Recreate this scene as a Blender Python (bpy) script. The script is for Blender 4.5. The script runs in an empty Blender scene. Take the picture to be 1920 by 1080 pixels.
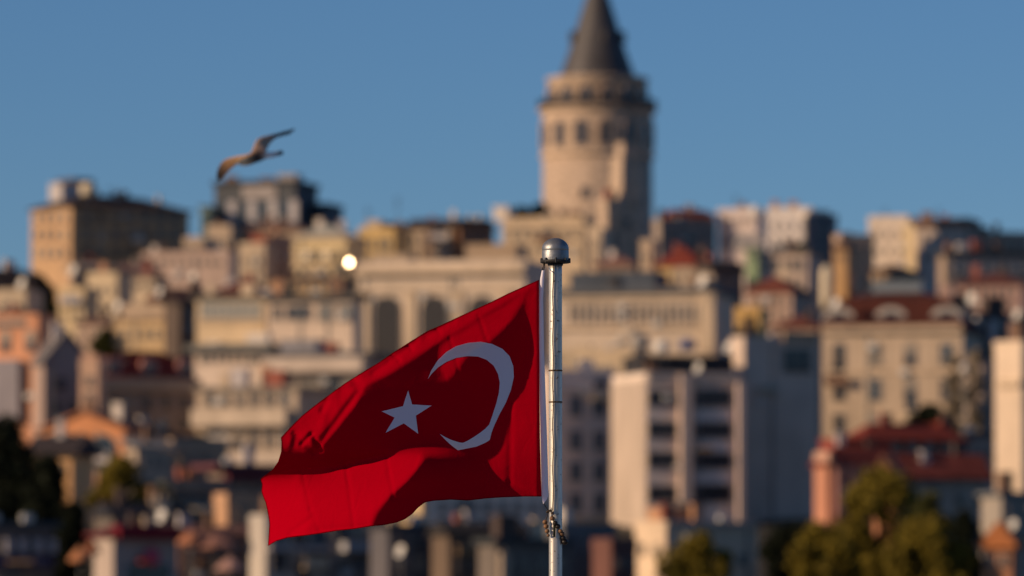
import bpy, bmesh, math, random
import numpy as np
from mathutils import Vector, Matrix, kdtree

# ------------------------------------------------------------------ scene, camera, sky, sun
S = bpy.context.scene
COL = S.collection
R = math.radians
PI = math.pi
CAM_Z = 6.0
F = 200.0 / 36.0 * 1920.0            # focal length in photo pixels
PITCH = math.atan2(610, F)
cam_d = bpy.data.cameras.new('camera')
cam = bpy.data.objects.new('camera', cam_d)
COL.objects.link(cam)
cam.location = (0, 0, CAM_Z)
cam.rotation_euler = (PI / 2 + PITCH, 0, 0)
cam_d.lens = 200
cam_d.sensor_width = 36
cam_d.clip_start = 0.5
cam_d.clip_end = 20000
cam_d.dof.use_dof = True
cam_d.dof.focus_distance = 20.0
cam_d.dof.aperture_fstop = 3.9
S.camera = cam

SUN_EL = 18.5
SUN_AZ = 68.0                        # degrees left of the direction back to the camera
sd = Vector((-math.sin(R(SUN_AZ)) * math.cos(R(SUN_EL)), -math.cos(R(SUN_AZ)) * math.cos(R(SUN_EL)), math.sin(R(SUN_EL))))
w = bpy.data.worlds.new('World')
S.world = w
w.use_nodes = True
nt = w.node_tree
sky = nt.nodes.new('ShaderNodeTexSky')
sky.sky_type = 'NISHITA'
sky.sun_disc = False
sky.sun_elevation = R(SUN_EL)
sky.sun_rotation = math.atan2(sd.x, sd.y)
sky.air_density = 0.95
sky.altitude = 1300
sky.dust_density = 0.5
sky.ozone_density = 6.8
bg = nt.nodes['Background']
bg.inputs['Strength'].default_value = 0.0740
nt.links.new(sky.outputs[0], bg.inputs[0])
sun_d = bpy.data.lights.new('sun', 'SUN')
sun_d.energy = 4.2
sun_d.angle = R(0.5)
sun_d.color = (1.0, 0.725, 0.46)
sun = bpy.data.objects.new('sun', sun_d)
COL.objects.link(sun)
sun.rotation_euler = sd.to_track_quat('Z', 'Y').to_euler()
S.view_settings.view_transform = 'Standard'
S.view_settings.look = 'None'
S.view_settings.exposure = 0.0
S.view_settings.gamma = 1.0
S.cycles.max_bounces = 6
S.cycles.use_denoising = True

# ------------------------------------------------------------------ helpers
cp, sp = math.cos(PITCH), math.sin(PITCH)
def P(px, py, D):
    """the point at ground distance D that the photo shows at pixel (px, py)"""
    u, v = (px - 960) / F, (540 - py) / F
    d = Vector((u, cp - v * sp, sp + v * cp))
    s = D / d.y
    return Vector((d.x * s, D, CAM_Z + d.z * s))
def ppm(D):
    return F / D

def lerp_table(t, x):
    if x <= t[0][0]: return t[0][1]
    for (a, b), (c, d) in zip(t, t[1:]):
        if x <= c: return b + (d - b) * (x - a) / (c - a)
    return t[-1][1]
TERR = [(400, -3), (425, 2.5), (440, 4.5), (500, 8.5), (560, 14), (620, 20), (700, 27), (760, 31), (840, 36), (950, 48), (1050, 60), (1200, 72), (1600, 90), (2500, 60), (4000, 20)]
def terr(D): return lerp_table(TERR, D)

class MB:
    def __init__(s):
        s.v, s.f, s.m = [], [], []
    def face(s, pts, m=0):
        n = len(s.v); s.v += [tuple(p) for p in pts]; s.f.append(list(range(n, n + len(pts)))); s.m.append(m)
    def box(s, x0, x1, y0, y1, z0, z1, m=0):
        n = len(s.v)
        s.v += [(x0,y0,z0),(x1,y0,z0),(x1,y1,z0),(x0,y1,z0),(x0,y0,z1),(x1,y0,z1),(x1,y1,z1),(x0,y1,z1)]
        for q in ((0,3,2,1),(4,5,6,7),(0,1,5,4),(1,2,6,5),(2,3,7,6),(3,0,4,7)):
            s.f.append([n + i for i in q]); s.m.append(m)
    def frustum(s, a, za, b, zb, m=0):
        """a, b: (x0,x1,y0,y1) rectangles at heights za, zb"""
        n = len(s.v)
        for (x0,x1,y0,y1), z in ((a, za), (b, zb)):
            s.v += [(x0,y0,z),(x1,y0,z),(x1,y1,z),(x0,y1,z)]
        for q in ((0,3,2,1),(4,5,6,7),(0,1,5,4),(1,2,6,5),(2,3,7,6),(3,0,4,7)):
            s.f.append([n + i for i in q]); s.m.append(m)
    def prism(s, prof, y0, y1, m=0, axis='y'):
        """profile of (x,z) points extruded along y (or (y,z) points along x)"""
        n = len(s.v); k = len(prof)
        for y in (y0, y1):
            s.v += [((a, y, b) if axis == 'y' else (y, a, b)) for a, b in prof]
        s.f.append(list(range(n, n + k))); s.m.append(m)
        s.f.append(list(range(n + 2*k - 1, n + k - 1, -1))); s.m.append(m)
        for i in range(k):
            j = (i + 1) % k
            s.f.append([n + i, n + k + i, n + k + j, n + j]); s.m.append(m)
    def lathe(s, prof, seg=32, m=0, c=(0, 0, 0), cap=True):
        n = len(s.v); k = len(prof)
        for r, z in prof:
            for i in range(seg):
                a = 2 * PI * i / seg
                s.v.append((c[0] + r * math.cos(a), c[1] + r * math.sin(a), c[2] + z))
        for j in range(k - 1):
            for i in range(seg):
                i2 = (i + 1) % seg
                s.f.append([n + j*seg + i, n + j*seg + i2, n + (j+1)*seg + i2, n + (j+1)*seg + i]); s.m.append(m)
        if cap:
            s.f.append([n + i for i in range(seg)][::-1]); s.m.append(m)
            s.f.append([n + (k-1)*seg + i for i in range(seg)]); s.m.append(m)
    def tube(s, pts, rad, seg=8, m=0):
        pts = [Vector(p) for p in pts]
        rs = rad if isinstance(rad, (list, tuple)) else [rad] * len(pts)
        n = len(s.v)
        for i, p in enumerate(pts):
            t = (pts[min(i+1, len(pts)-1)] - pts[max(i-1, 0)]).normalized()
            u = t.cross(Vector((0.31, 0.95, 0.07)))
            if u.length < 1e-4: u = t.cross(Vector((1, 0, 0)))
            u.normalize(); v = t.cross(u)
            for k in range(seg):
                a = 2 * PI * k / seg
                s.v.append(tuple(p + (u * math.cos(a) + v * math.sin(a)) * rs[i]))
        for j in range(len(pts) - 1):
            for i in range(seg):
                i2 = (i + 1) % seg
                s.f.append([n + j*seg + i, n + j*seg + i2, n + (j+1)*seg + i2, n + (j+1)*seg + i]); s.m.append(m)
        s.f.append([n + i for i in range(seg)][::-1]); s.m.append(m)
        s.f.append([n + (len(pts)-1)*seg + i for i in range(seg)]); s.m.append(m)
    def ball(s, c, r, m=0, seg=12, ring=8, sz=(1, 1, 1)):
        n = len(s.v)
        for j in range(ring + 1):
            a = PI * j / ring
            for i in range(seg):
                b = 2 * PI * i / seg
                s.v.append((c[0] + r*sz[0]*math.sin(a)*math.cos(b), c[1] + r*sz[1]*math.sin(a)*math.sin(b), c[2] - r*sz[2]*math.cos(a)))
        for j in range(ring):
            for i in range(seg):
                i2 = (i + 1) % seg
                s.f.append([n + j*seg + i, n + j*seg + i2, n + (j+1)*seg + i2, n + (j+1)*seg + i]); s.m.append(m)
    def mesh(s, name, mats, smooth=False):
        me = bpy.data.meshes.new(name)
        me.from_pydata(s.v, [], s.f)
        for m in (mats if isinstance(mats, (list, tuple)) else [mats]): me.materials.append(m)
        me.polygons.foreach_set('material_index', s.m)
        if smooth: me.polygons.foreach_set('use_smooth', [True] * len(s.f))
        me.update()
        return me
    def build(s, name, mats, parent=None, smooth=False):
        o = bpy.data.objects.new(name, s.mesh(name, mats, smooth))
        COL.objects.link(o)
        if parent: o.parent = parent
        return o

def tag(o, label=None, cat=None, group=None, kind=None):
    if label: o['label'] = label
    if cat: o['category'] = cat
    if group: o['group'] = group
    if kind: o['kind'] = kind
    return o
def empty(name, loc, rz=0, label=None, cat=None, group=None):
    o = bpy.data.objects.new(name, None)
    o.empty_display_size = 0.2
    COL.objects.link(o)
    o.location = loc
    o.rotation_euler = (0, 0, rz)
    return tag(o, label, cat, group)
def place(name, me, parent, loc=(0, 0, 0), rz=0):
    o = bpy.data.objects.new(name, me)
    COL.objects.link(o)
    o.parent = parent
    o.location = loc
    o.rotation_euler = (0, 0, rz)
    return o

# ------------------------------------------------------------------ materials
MATS = {}
def nodemat(name):
    m = bpy.data.materials.new(name)
    m.use_nodes = True
    return m, m.node_tree, m.node_tree.nodes['Principled BSDF']
def rgb(c): return (c[0], c[1], c[2], 1)
def mottled(name, col, amount=0.25, scale=0.6, rough=0.85, metallic=0, bump=0.0, stretch=(1, 1, 0.35), spec=0.3):
    """a base colour broken up by two scales of stains and weathering"""
    key = (name, tuple(col), amount, scale, rough, metallic)
    if key in MATS: return MATS[key]
    m, t, b = nodemat(name)
    tc = t.nodes.new('ShaderNodeTexCoord')
    mp = t.nodes.new('ShaderNodeMapping'); mp.inputs['Scale'].default_value = stretch
    t.links.new(tc.outputs['Object'], mp.inputs['Vector'])
    n1 = t.nodes.new('ShaderNodeTexNoise'); n1.inputs['Scale'].default_value = scale; n1.inputs['Detail'].default_value = 6; n1.inputs['Roughness'].default_value = 0.65
    t.links.new(mp.outputs[0], n1.inputs['Vector'])
    r = t.nodes.new('ShaderNodeValToRGB')
    lo = [c * (1 - amount) for c in col]; hi = [min(1, c * (1 + amount * 0.6)) for c in col]
    r.color_ramp.elements[0].position = 0.3; r.color_ramp.elements[0].color = rgb(lo)
    r.color_ramp.elements[1].position = 0.68; r.color_ramp.elements[1].color = rgb(hi)
    t.links.new(n1.outputs[0], r.inputs[0])
    t.links.new(r.outputs[0], b.inputs['Base Color'])
    b.inputs['Roughness'].default_value = rough
    b.inputs['Metallic'].default_value = metallic
    b.inputs['Specular IOR Level'].default_value = spec
    if bump:
        bp = t.nodes.new('ShaderNodeBump'); bp.inputs['Strength'].default_value = bump; bp.inputs['Distance'].default_value = 0.05
        t.links.new(n1.outputs[0], bp.inputs['Height']); t.links.new(bp.outputs[0], b.inputs['Normal'])
    MATS[key] = m
    return m
def wallmat(col): return mottled('plaster', (min(.85, col[0] * 1.06), min(.85, col[1] * 1.0), min(.85, col[2] * .97)), 0.22, 0.45)
def tiles(col):
    key = ('tiles', tuple(col))
    if key in MATS: return MATS[key]
    m, t, b = nodemat('roof_tiles')
    tc = t.nodes.new('ShaderNodeTexCoord')
    br = t.nodes.new('ShaderNodeTexBrick'); br.inputs['Scale'].default_value = 2.2
    br.inputs['Color1'].default_value = rgb(col); br.inputs['Color2'].default_value = rgb([c * 0.65 for c in col]); br.inputs['Mortar'].default_value = rgb([c * 0.4 for c in col])
    t.links.new(tc.outputs['Object'], br.inputs['Vector'])
    n = t.nodes.new('ShaderNodeTexNoise'); n.inputs['Scale'].default_value = 0.8; n.inputs['Detail'].default_value = 5
    t.links.new(tc.outputs['Object'], n.inputs['Vector'])
    mx = t.nodes.new('ShaderNodeMix'); mx.data_type = 'RGBA'; mx.blend_type = 'OVERLAY'; mx.inputs[0].default_value = 0.6
    t.links.new(br.outputs[0], mx.inputs[6]); t.links.new(n.outputs[0], mx.inputs[7])
    t.links.new(mx.outputs[2], b.inputs['Base Color'])
    b.inputs['Roughness'].default_value = 0.9; b.inputs['Specular IOR Level'].default_value = 0.2
    MATS[key] = m
    return m
def stone(col, sc=0.55):
    key = ('stone', tuple(col), sc)
    if key in MATS: return MATS[key]
    m, t, b = nodemat('stone_masonry')
    tc = t.nodes.new('ShaderNodeTexCoord')
    vo = t.nodes.new('ShaderNodeTexVoronoi'); vo.inputs['Scale'].default_value = sc * 2
    mp = t.nodes.new('ShaderNodeMapping'); mp.inputs['Scale'].default_value = (1, 1, 1.8)
    t.links.new(tc.outputs['Object'], mp.inputs['Vector']); t.links.new(mp.outputs[0], vo.inputs['Vector'])
    n = t.nodes.new('ShaderNodeTexNoise'); n.inputs['Scale'].default_value = 0.35; n.inputs['Detail'].default_value = 8; n.inputs['Roughness'].default_value = 0.7
    t.links.new(tc.outputs['Object'], n.inputs['Vector'])
    ad = t.nodes.new('ShaderNodeMath'); ad.operation = 'MULTIPLY_ADD'; ad.inputs[1].default_value = 0.45; 
    sep = t.nodes.new('ShaderNodeSeparateColor'); t.links.new(vo.outputs['Color'], sep.inputs[0])
    t.links.new(sep.outputs[0], ad.inputs[0]); t.links.new(n.outputs[0], ad.inputs[2])
    r = t.nodes.new('ShaderNodeValToRGB')
    r.color_ramp.elements[0].position = 0.35; r.color_ramp.elements[0].color = rgb([c * 0.6 for c in col])
    r.color_ramp.elements[1].position = 0.95; r.color_ramp.elements[1].color = rgb([min(1, c * 1.2) for c in col])
    t.links.new(ad.outputs[0], r.inputs[0]); t.links.new(r.outputs[0], b.inputs['Base Color'])
    bp = t.nodes.new('ShaderNodeBump'); bp.inputs['Strength'].default_value = 0.5; bp.inputs['Distance'].default_value = 0.08
    t.links.new(vo.outputs['Distance'], bp.inputs['Height']); t.links.new(bp.outputs[0], b.inputs['Normal'])
    b.inputs['Roughness'].default_value = 0.9
    MATS[key] = m
    return m
def glassmat(col=(0.02, 0.025, 0.035), rough=0.12):
    key = ('glass', tuple(col), rough)
    if key in MATS: return MATS[key]
    m, t, b = nodemat('window_glass')
    tc = t.nodes.new('ShaderNodeTexCoord')
    n = t.nodes.new('ShaderNodeTexNoise'); n.inputs['Scale'].default_value = 1.3
    t.links.new(tc.outputs['Object'], n.inputs['Vector'])
    r = t.nodes.new('ShaderNodeValToRGB')
    r.color_ramp.elements[0].color = rgb([c * 0.6 for c in col]); r.color_ramp.elements[1].color = rgb([c * 1.8 for c in col])
    t.links.new(n.outputs[0], r.inputs[0]); t.links.new(r.outputs[0], b.inputs['Base Color'])
    b.inputs['Roughness'].default_value = rough; b.inputs['IOR'].default_value = 1.5
    MATS[key] = m
    return m
def plain(name, col, rough=0.6, metallic=0): return mottled(name, col, 0.15, 2.0, rough, metallic, stretch=(1, 1, 1))

CREAM=(.60,.49,.35); BEIGE=(.50,.40,.29); WHITE=(.72,.66,.58); PINK=(.55,.34,.25); ORANGE=(.60,.26,.12); YEL=(.66,.47,.20)
GREY=(.38,.35,.33); BLUEG=(.28,.28,.30); DARK=(.06,.06,.065); BROWN=(.20,.125,.085); LGREY=(.48,.46,.46); TAN=(.42,.32,.22)
RED=(.30,.062,.04); DKR=(.085,.062,.055); BRN=(.17,.09,.065); SLATE=(.075,.08,.09)
GL = glassmat(); GLB = glassmat((.05, .075, .1), 0.15)
TRIM = plain('painted_trim', (.33, .28, .23)); METAL = plain('dull_metal', (.2, .2, .2), 0.5, 0.6); DKM = plain('dark_metal', (.03, .03, .033), 0.5)

# ------------------------------------------------------------------ ground, water, terrain
tm = mottled('earth_and_scrub', (.055, .05, .035), 0.5, 0.05, stretch=(1, 1, 1))
xs = [-2600, -1500, -900, -500] + [-300 + 20*i for i in range(31)] + [500, 900, 1500, 2600]
ds = [396, 402, 412, 425, 440, 460, 480, 500, 530, 560, 590, 620, 660, 700, 730, 760, 800, 840, 890, 950, 1000, 1050, 1120, 1200, 1400, 1600, 2000, 2500, 3200, 4000]
g = MB(); nx = len(xs)
rng = random.Random(3)
for d in ds:
    for x in xs: g.v.append((x, d, terr(d) + (rng.random() - .5) * (1.2 if 430 < d < 1000 else 0)))
for j in range(len(ds) - 1):
    for i in range(nx - 1):
        g.f.append([j*nx+i, j*nx+i+1, (j+1)*nx+i+1, (j+1)*nx+i]); g.m.append(0)
tag(g.build('hillside', tm, None, True), kind='structure')
wm, t, b = nodemat('sea_water')
b.inputs['Base Color'].default_value = (.012, .03, .04, 1); b.inputs['Roughness'].default_value = 0.12
n = t.nodes.new('ShaderNodeTexNoise'); n.inputs['Scale'].default_value = 0.8; n.inputs['Detail'].default_value = 6
tc = t.nodes.new('ShaderNodeTexCoord'); t.links.new(tc.outputs['Object'], n.inputs['Vector'])
bp = t.nodes.new('ShaderNodeBump'); bp.inputs['Strength'].default_value = 0.5; bp.inputs['Distance'].default_value = 0.3
t.links.new(n.outputs[0], bp.inputs['Height']); t.links.new(bp.outputs[0], b.inputs['Normal'])
g = MB(); g.face([(-9000, -4000, 0), (9000, -4000, 0), (9000, 12000, 0), (-9000, 12000, 0)])
tag(g.build('water', wm), kind='structure')
g = MB(); g.box(-60, 60, -40, 40, -2, 3.0)
tag(g.build('quay', mottled('concrete', (.3, .29, .27), 0.25, 0.5)), kind='structure')

# ------------------------------------------------------------------ the flag: a wind-filled sheet in real depth
FD = 20.0
FP = F / FD                                    # photo pixels per metre at the flag
FO = P(1012, 730, FD)                          # flag origin: middle of the hoist
def z4(pts): return [(480 + x / 1.8617, 500 + y / 1.8617) for x, y in pts]
TOP = z4([(988,47),(940,68),(880,95),(820,125),(760,152),(700,180),(640,208),(600,225),(540,262),(480,300),(430,335),(380,365),(320,402),(280,430),(240,460),(200,490),(160,522),(120,562),(88,597)])
LEFT = z4([(88,597),(90,612),(89,645),(78,682),(60,708),(40,724),(17,741),(22,760),(20,785),(27,806),(35,825),(41,852),(46,880),(48,900),(46,935),(43,973)])
BOT = z4([(997,801),(940,801),(860,804),(800,808),(740,815),(680,812),(620,816),(590,821),(565,840),(545,862),(520,880),(490,892),(450,900),(400,905),(340,915),(280,921),(220,931),(170,938),(110,945),(70,957),(43,973)])
RIGHT = z4([(988,47),(988,180),(989,300),(990,450),(991,600),(994,700),(997,801)])
def resample(pl, n):
    p = np.array(pl, float)
    # light corner rounding, endpoints kept
    d = np.r_[0, np.cumsum(np.hypot(*np.diff(p, axis=0).T))]
    t = np.linspace(0, d[-1], n)
    return np.c_[np.interp(t, d, p[:, 0]), np.interp(t, d, p[:, 1])]
# slope field of the cloth, then the height that fits it best (least squares)
GX0, GY0, GS = 472, 508, 4
GW, GH = 138, 134
gx_, gy_ = np.meshgrid(GX0 + GS * np.arange(GW), GY0 + GS * np.arange(GH))
def poly_mask(poly, soft):
    """1 inside the polygon, 0 outside, with an edge `soft` pixels wide"""
    p = np.array(poly, float); ins = np.zeros(gx_.shape, bool); dist = np.full(gx_.shape, 1e9)
    for (x1, y1), (x2, y2) in zip(p, np.roll(p, -1, 0)):
        c = ((y1 > gy_) != (y2 > gy_)) & (gx_ < (x2 - x1) * (gy_ - y1) / (y2 - y1 + 1e-9) + x1)
        ins ^= c
        t = np.clip(((gx_-x1)*(x2-x1) + (gy_-y1)*(y2-y1)) / ((x2-x1)**2 + (y2-y1)**2 + 1e-9), 0, 1)
        dist = np.minimum(dist, np.hypot(gx_ - x1 - t*(x2-x1), gy_ - y1 - t*(y2-y1)))
    s = np.where(ins, dist, -dist)
    return np.clip(s / soft + 0.5, 0, 1)
B = np.full(gx_.shape, -0.005)
def region(poly, val, soft=8):
    global B
    m = poly_mask(poly, soft); m = m * m * (3 - 2 * m)
    B = B * (1 - m) + val * m
# how steeply each part of the cloth turns its far side to the sun
region([(480,880),(620,880),(700,858),(740,852),(790,853),(798,860),(760,905),(730,930),(705,960),(690,1000),(480,1040)], .95, 10)
region([(480,880),(560,890),(580,980),(560,1040),(480,1040)], 1.5, 16)
region([(520,825),(560,770),(640,690),(760,600),(860,560),(1012,505),(1012,530),(900,595),(800,655),(730,700),(680,725),(664,760),(640,790),(598,840),(570,850),(530,850)], .48, 10)
region([(540,800),(640,700),(680,690),(676,730),(640,760),(590,830),(560,838)], .62, 10)
region([(824,650),(842,634),(900,597),(950,570),(1000,530),(960,600),(920,640),(880,660),(850,705),(835,712),(823,690)], .42, 12)
region([(985,560),(1012,520),(1012,960),(985,960),(975,800),(990,680)], .42, 14)
region([(990,660),(1000,700),(990,960),(920,960),(912,905),(915,860),(930,800),(955,740)], .40, 10)
region([(800,845),(880,835),(905,860),(900,925),(800,925),(750,935),(775,905)], -.04, 14)
region([(500,880),(530,825),(580,850),(610,845),(560,880)], .16, 14)
sh = math.cos(R(SUN_EL))
tx = -(B + 0.375 * sh) / (0.927 * sh)           # dh/dx in metres per metre; h is towards the camera
tz = np.zeros_like(B)
inside = poly_mask([tuple(q) for q in TOP] + [tuple(q) for q in LEFT] + [tuple(q) for q in BOT[::-1]], 30)
wx = 0.15 + inside; wz = (0.15 + inside) * 0.055
def grad_ops(h):
    return (h[:, 1:] - h[:, :-1]), (h[:-1, :] - h[1:, :])
cell = GS / FP
wxe = (wx[:, 1:] + wx[:, :-1]) / 2; wze = (wz[:-1] + wz[1:]) / 2
txe = (tx[:, 1:] + tx[:, :-1]) / 2 * cell; tze = (tz[:-1] + tz[1:]) / 2 * cell
hoist = np.zeros_like(B); hoist[:, gx_[0] >= 1008] = 5.0
def At(ax, az):
    o = np.zeros_like(B)
    o[:, 1:] += ax; o[:, :-1] -= ax
    o[:-1] += az; o[1:] -= az
    return o
def Aop(h):
    a, b2 = grad_ops(h)
    return At(a * wxe, b2 * wze) + hoist * h + 1e-5 * h
rhs = At(txe * wxe, tze * wze)
h = np.zeros_like(B); r = rhs - Aop(h); p = r.copy(); rs = (r * r).sum()
for _ in range(900):
    Ap = Aop(p); al = rs / (p * Ap).sum()
    h += al * p; r -= al * Ap
    rn = (r * r).sum()
    if rn < 1e-14: break
    p = r + (rn / rs) * p; rs = rn
def Hs(px, py):
    """smooth sample of the cloth height plus its small creases"""
    fx = np.clip((np.asarray(px, float) - GX0) / GS, 1, GW - 3); fy = np.clip((np.asarray(py, float) - GY0) / GS, 1, GH - 3)
    ix = fx.astype(int); iy = fy.astype(int); u = fx - ix; v = fy - iy
    def cub(t): return ((1-t)**3/6, (3*t**3 - 6*t**2 + 4)/6, (-3*t**3 + 3*t**2 + 3*t + 1)/6, t**3/6)
    cu, cv = cub(u), cub(v); o = 0
    for j in range(4):
        for i in range(4):
            o = o + cv[j] * cu[i] * h[iy + j - 1, ix + i - 1]
    return o + creases(px, py)
def seg_d(px, py, a, b):
    (x1, y1), (x2, y2) = a, b
    t = ((px-x1)*(x2-x1) + (py-y1)*(y2-y1)) / ((x2-x1)**2 + (y2-y1)**2)
    tc_ = np.clip(t, 0, 1)
    return np.hypot(px - x1 - tc_*(x2-x1), py - y1 - tc_*(y2-y1)), t, ((px-x1)*(y2-y1) - (py-y1)*(x2-x1)) / math.hypot(x2-x1, y2-y1)
CREASE = [((565,880),(582,955),.0022,4),((582,955),(605,1010),.0022,5),((648,868),(664,992),.0024,4),((724,850),(738,935),.002,4),
          ((843,633),(865,715),.0016,3.5),((897,592),(918,652),.0016,3.5),((958,745),(956,905),.0022,6),
          ((545,1000),(580,975),.004,6),((600,992),(690,985),.002,5),
          ((566,832),(584,814),.005,5),((584,814),(598,835),.004,5),((590,822),(602,845),.005,5),((552,812),(590,850),.004,6),((604,770),(612,752),.004,6),((640,730),(676,724),.003,7),
          ((672,735),(590,845),.006,7),((780,640),(700,700),.003,6),((850,602),(800,630),.0025,6),((760,640),(772,655),.003,4),((735,665),(748,676),.003,4),((815,612),(824,624),.002,4),
          ((955,905),(1008,935),.003,6)]
def creases(px, py):
    px = np.asarray(px, float); py = np.asarray(py, float)
    o = 0.0006 * np.sin(px * .045 + 2.1 * np.sin(py * .021)) + 0.0005 * np.sin(py * .06 + px * .031 + 1.3 * np.sin(px * .02))
    for a, b2, amp, wd in CREASE:
        d, t, sgn = seg_d(px, py, a, b2)
        o = o + 1.4 * amp * np.exp(-(d / wd) ** 2)
    # ragged folds of the rolled top hem
    m = np.exp(-(seg_d(px, py, (545, 815), (660, 715))[0] / 24) ** 2) + 0.4 * np.exp(-(seg_d(px, py, (660, 715), (830, 605))[0] / 12) ** 2)
    wob = np.sin(px * .031 + py * .047) + .6 * np.sin(px * .083 - py * .027 + 2.0)
    o = o + m * (0.0035 * np.sin(px * .052 - py * .063 + 2.2 * wob) + 0.0016 * np.sin(px * .11 + py * .035 + 3 * wob))
    return o
def fpos(px, py, hh):
    return P(px, py, FD - hh) - FO
NU, NV = 210, 150
T_, B_, L_, R_ = resample(TOP, NU), resample(BOT, NU), resample(LEFT, NV), resample(RIGHT, NV)
su = np.linspace(0, 1, NU)[None, :, None]; sv = np.linspace(0, 1, NV)[:, None, None]
coons = (1-sv)*T_[None] + sv*B_[None] + (1-su)*R_[:, None] + su*L_[:, None] - ((1-su)*(1-sv)*T_[0] + su*(1-sv)*T_[-1] + (1-su)*sv*B_[0] + su*sv*B_[-1])
HH = Hs(coons[..., 0], coons[..., 1])
def cloth(name, dif, trn, mixf, weave=True):
    m = bpy.data.materials.new(name); m.use_nodes = True
    t = m.node_tree; t.nodes.remove(t.nodes['Principled BSDF'])
    out = t.nodes['Material Output']
    d = t.nodes.new('ShaderNodeBsdfDiffuse'); d.inputs[0].default_value = rgb(dif)
    tr = t.nodes.new('ShaderNodeBsdfTranslucent'); tr.inputs[0].default_value = rgb(trn)
    mx = t.nodes.new('ShaderNodeMixShader'); mx.inputs[0].default_value = mixf
    tc = t.nodes.new('ShaderNodeTexCoord')
    wv = t.nodes.new('ShaderNodeTexNoise'); wv.inputs['Scale'].default_value = 260; wv.inputs['Detail'].default_value = 2
    t.links.new(tc.outputs['Object'], wv.inputs['Vector'])
    bp = t.nodes.new('ShaderNodeBump'); bp.inputs['Strength'].default_value = 0.12; bp.inputs['Distance'].default_value = 0.001
    t.links.new(wv.outputs[0], bp.inputs['Height'])
    n2_ = t.nodes.new('ShaderNodeTexNoise'); n2_.inputs['Scale'].default_value = 11; n2_.inputs['Detail'].default_value = 4; n2_.inputs['Distortion'].default_value = .8
    t.links.new(tc.outputs['Object'], n2_.inputs['Vector'])
    b2_ = t.nodes.new('ShaderNodeBump'); b2_.inputs['Strength'].default_value = .35; b2_.inputs['Distance'].default_value = .008
    t.links.new(n2_.outputs[0], b2_.inputs['Height']); t.links.new(b2_.outputs[0], bp.inputs['Normal'])
    t.links.new(bp.outputs[0], d.inputs['Normal']); t.links.new(bp.outputs[0], tr.inputs['Normal'])
    t.links.new(d.outputs[0], mx.inputs[1]); t.links.new(tr.outputs[0], mx.inputs[2]); t.links.new(mx.outputs[0], out.inputs[0])
    return m
FLAG_RED = cloth('flag_red_cloth', (.045, .0004, .0006), (.76, .0004, .018), 0.60)
FLAG_WHITE = cloth('flag_white_cloth', (.95, .90, .96), (.95, .85, .9), 0.25)
flag = empty('flag', FO, 0, 'red flag with white crescent and star blowing left from the pole', 'flag')
g = MB()
for j in range(NV):
    for i in range(NU): g.v.append(tuple(fpos(coons[j, i, 0], coons[j, i, 1], HH[j, i])))
for j in range(NV - 1):
    for i in range(NU - 1):
        a = j * NU + i
        g.f.append([a, a + NU, a + NU + 1, a + 1]); g.m.append(0)
g.build('cloth', FLAG_RED, flag, True)
# hem seam along the bottom and fly edges
def hem(pl, n, name):
    q = resample(pl, n); hh = Hs(q[:, 0], q[:, 1])
    return [fpos(q[i, 0], q[i, 1], hh[i]) for i in range(n)]
g = MB(); g.tube(hem(BOT, 150, ''), .0016, 6); g.tube(hem(LEFT, 90, ''), .0012, 6); g.tube(hem(TOP, 150, ''), .0014, 6)
g.build('hem', FLAG_RED, flag, True)
def decal(name, strips):
    """a sewn-on emblem: a thin sheet on each side of the cloth following its shape, closed at the rim"""
    g = MB()
    for side in (1, -1):
        for s in strips:
            n0 = len(g.v); k, l = s.shape[:2]
            hh = Hs(s[..., 0], s[..., 1]) + side * .0016
            for j in range(k):
                for i in range(l): g.v.append(tuple(fpos(s[j, i, 0], s[j, i, 1], hh[j, i])))
            for j in range(k - 1):
                for i in range(l - 1):
                    a = n0 + j * l + i
                    q = [a, a + l, a + l + 1, a + 1]
                    g.f.append(q if side > 0 else q[::-1]); g.m.append(0)
    return g.build(name, FLAG_WHITE, flag, True)
OUTER = z4([(600,392),(612,362),(635,326),(665,297),(700,277),(740,266),(785,262),(825,270),(860,287),(885,312),(898,347),(900,385),(890,430),(872,475),(850,515),(831,556),(822,580),(816,605),(800,615),(770,628),(735,635),(705,641),(690,630),(672,615),(656,599),(641,583)])
INNER = z4([(600,392),(613,374),(635,352),(665,332),(700,318),(740,312),(775,314),(805,325),(830,346),(845,375),(851,405),(848,440),(838,480),(825,520),(814,551),(800,566),(782,580),(760,595),(738,608),(722,615),(708,613),(695,609),(680,604),(665,597),(652,590),(641,583)])
oa, ia = resample(OUTER, 220), resample(INNER, 220)
# match outer and inner points by their own arc length, finely, then stitch across
k = np.linspace(0, 1, 9)[:, None, None]
decal('crescent', [(1 - k) * ia[None] + k * oa[None]])
STAR = z4([(531,432),(545,481),(613,485),(558,520),(566,583),(516,547),(452,580),(484,527),(439,505),(513,487)])
cx_, cy_ = np.mean([q[0] for q in STAR]), np.mean([q[1] for q in STAR])
strips = []
for i in range(10):
    a, b2 = np.array(STAR[i]), np.array(STAR[(i + 1) % 10]); c = np.array([cx_, cy_])
    kk = np.linspace(0, 1, 9)[:, None, None]; ll = np.linspace(0, 1, 7)[None, :, None]
    strips.append(c + kk * ((1 - ll) * a + ll * b2 - c))
decal('star', strips)
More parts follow.
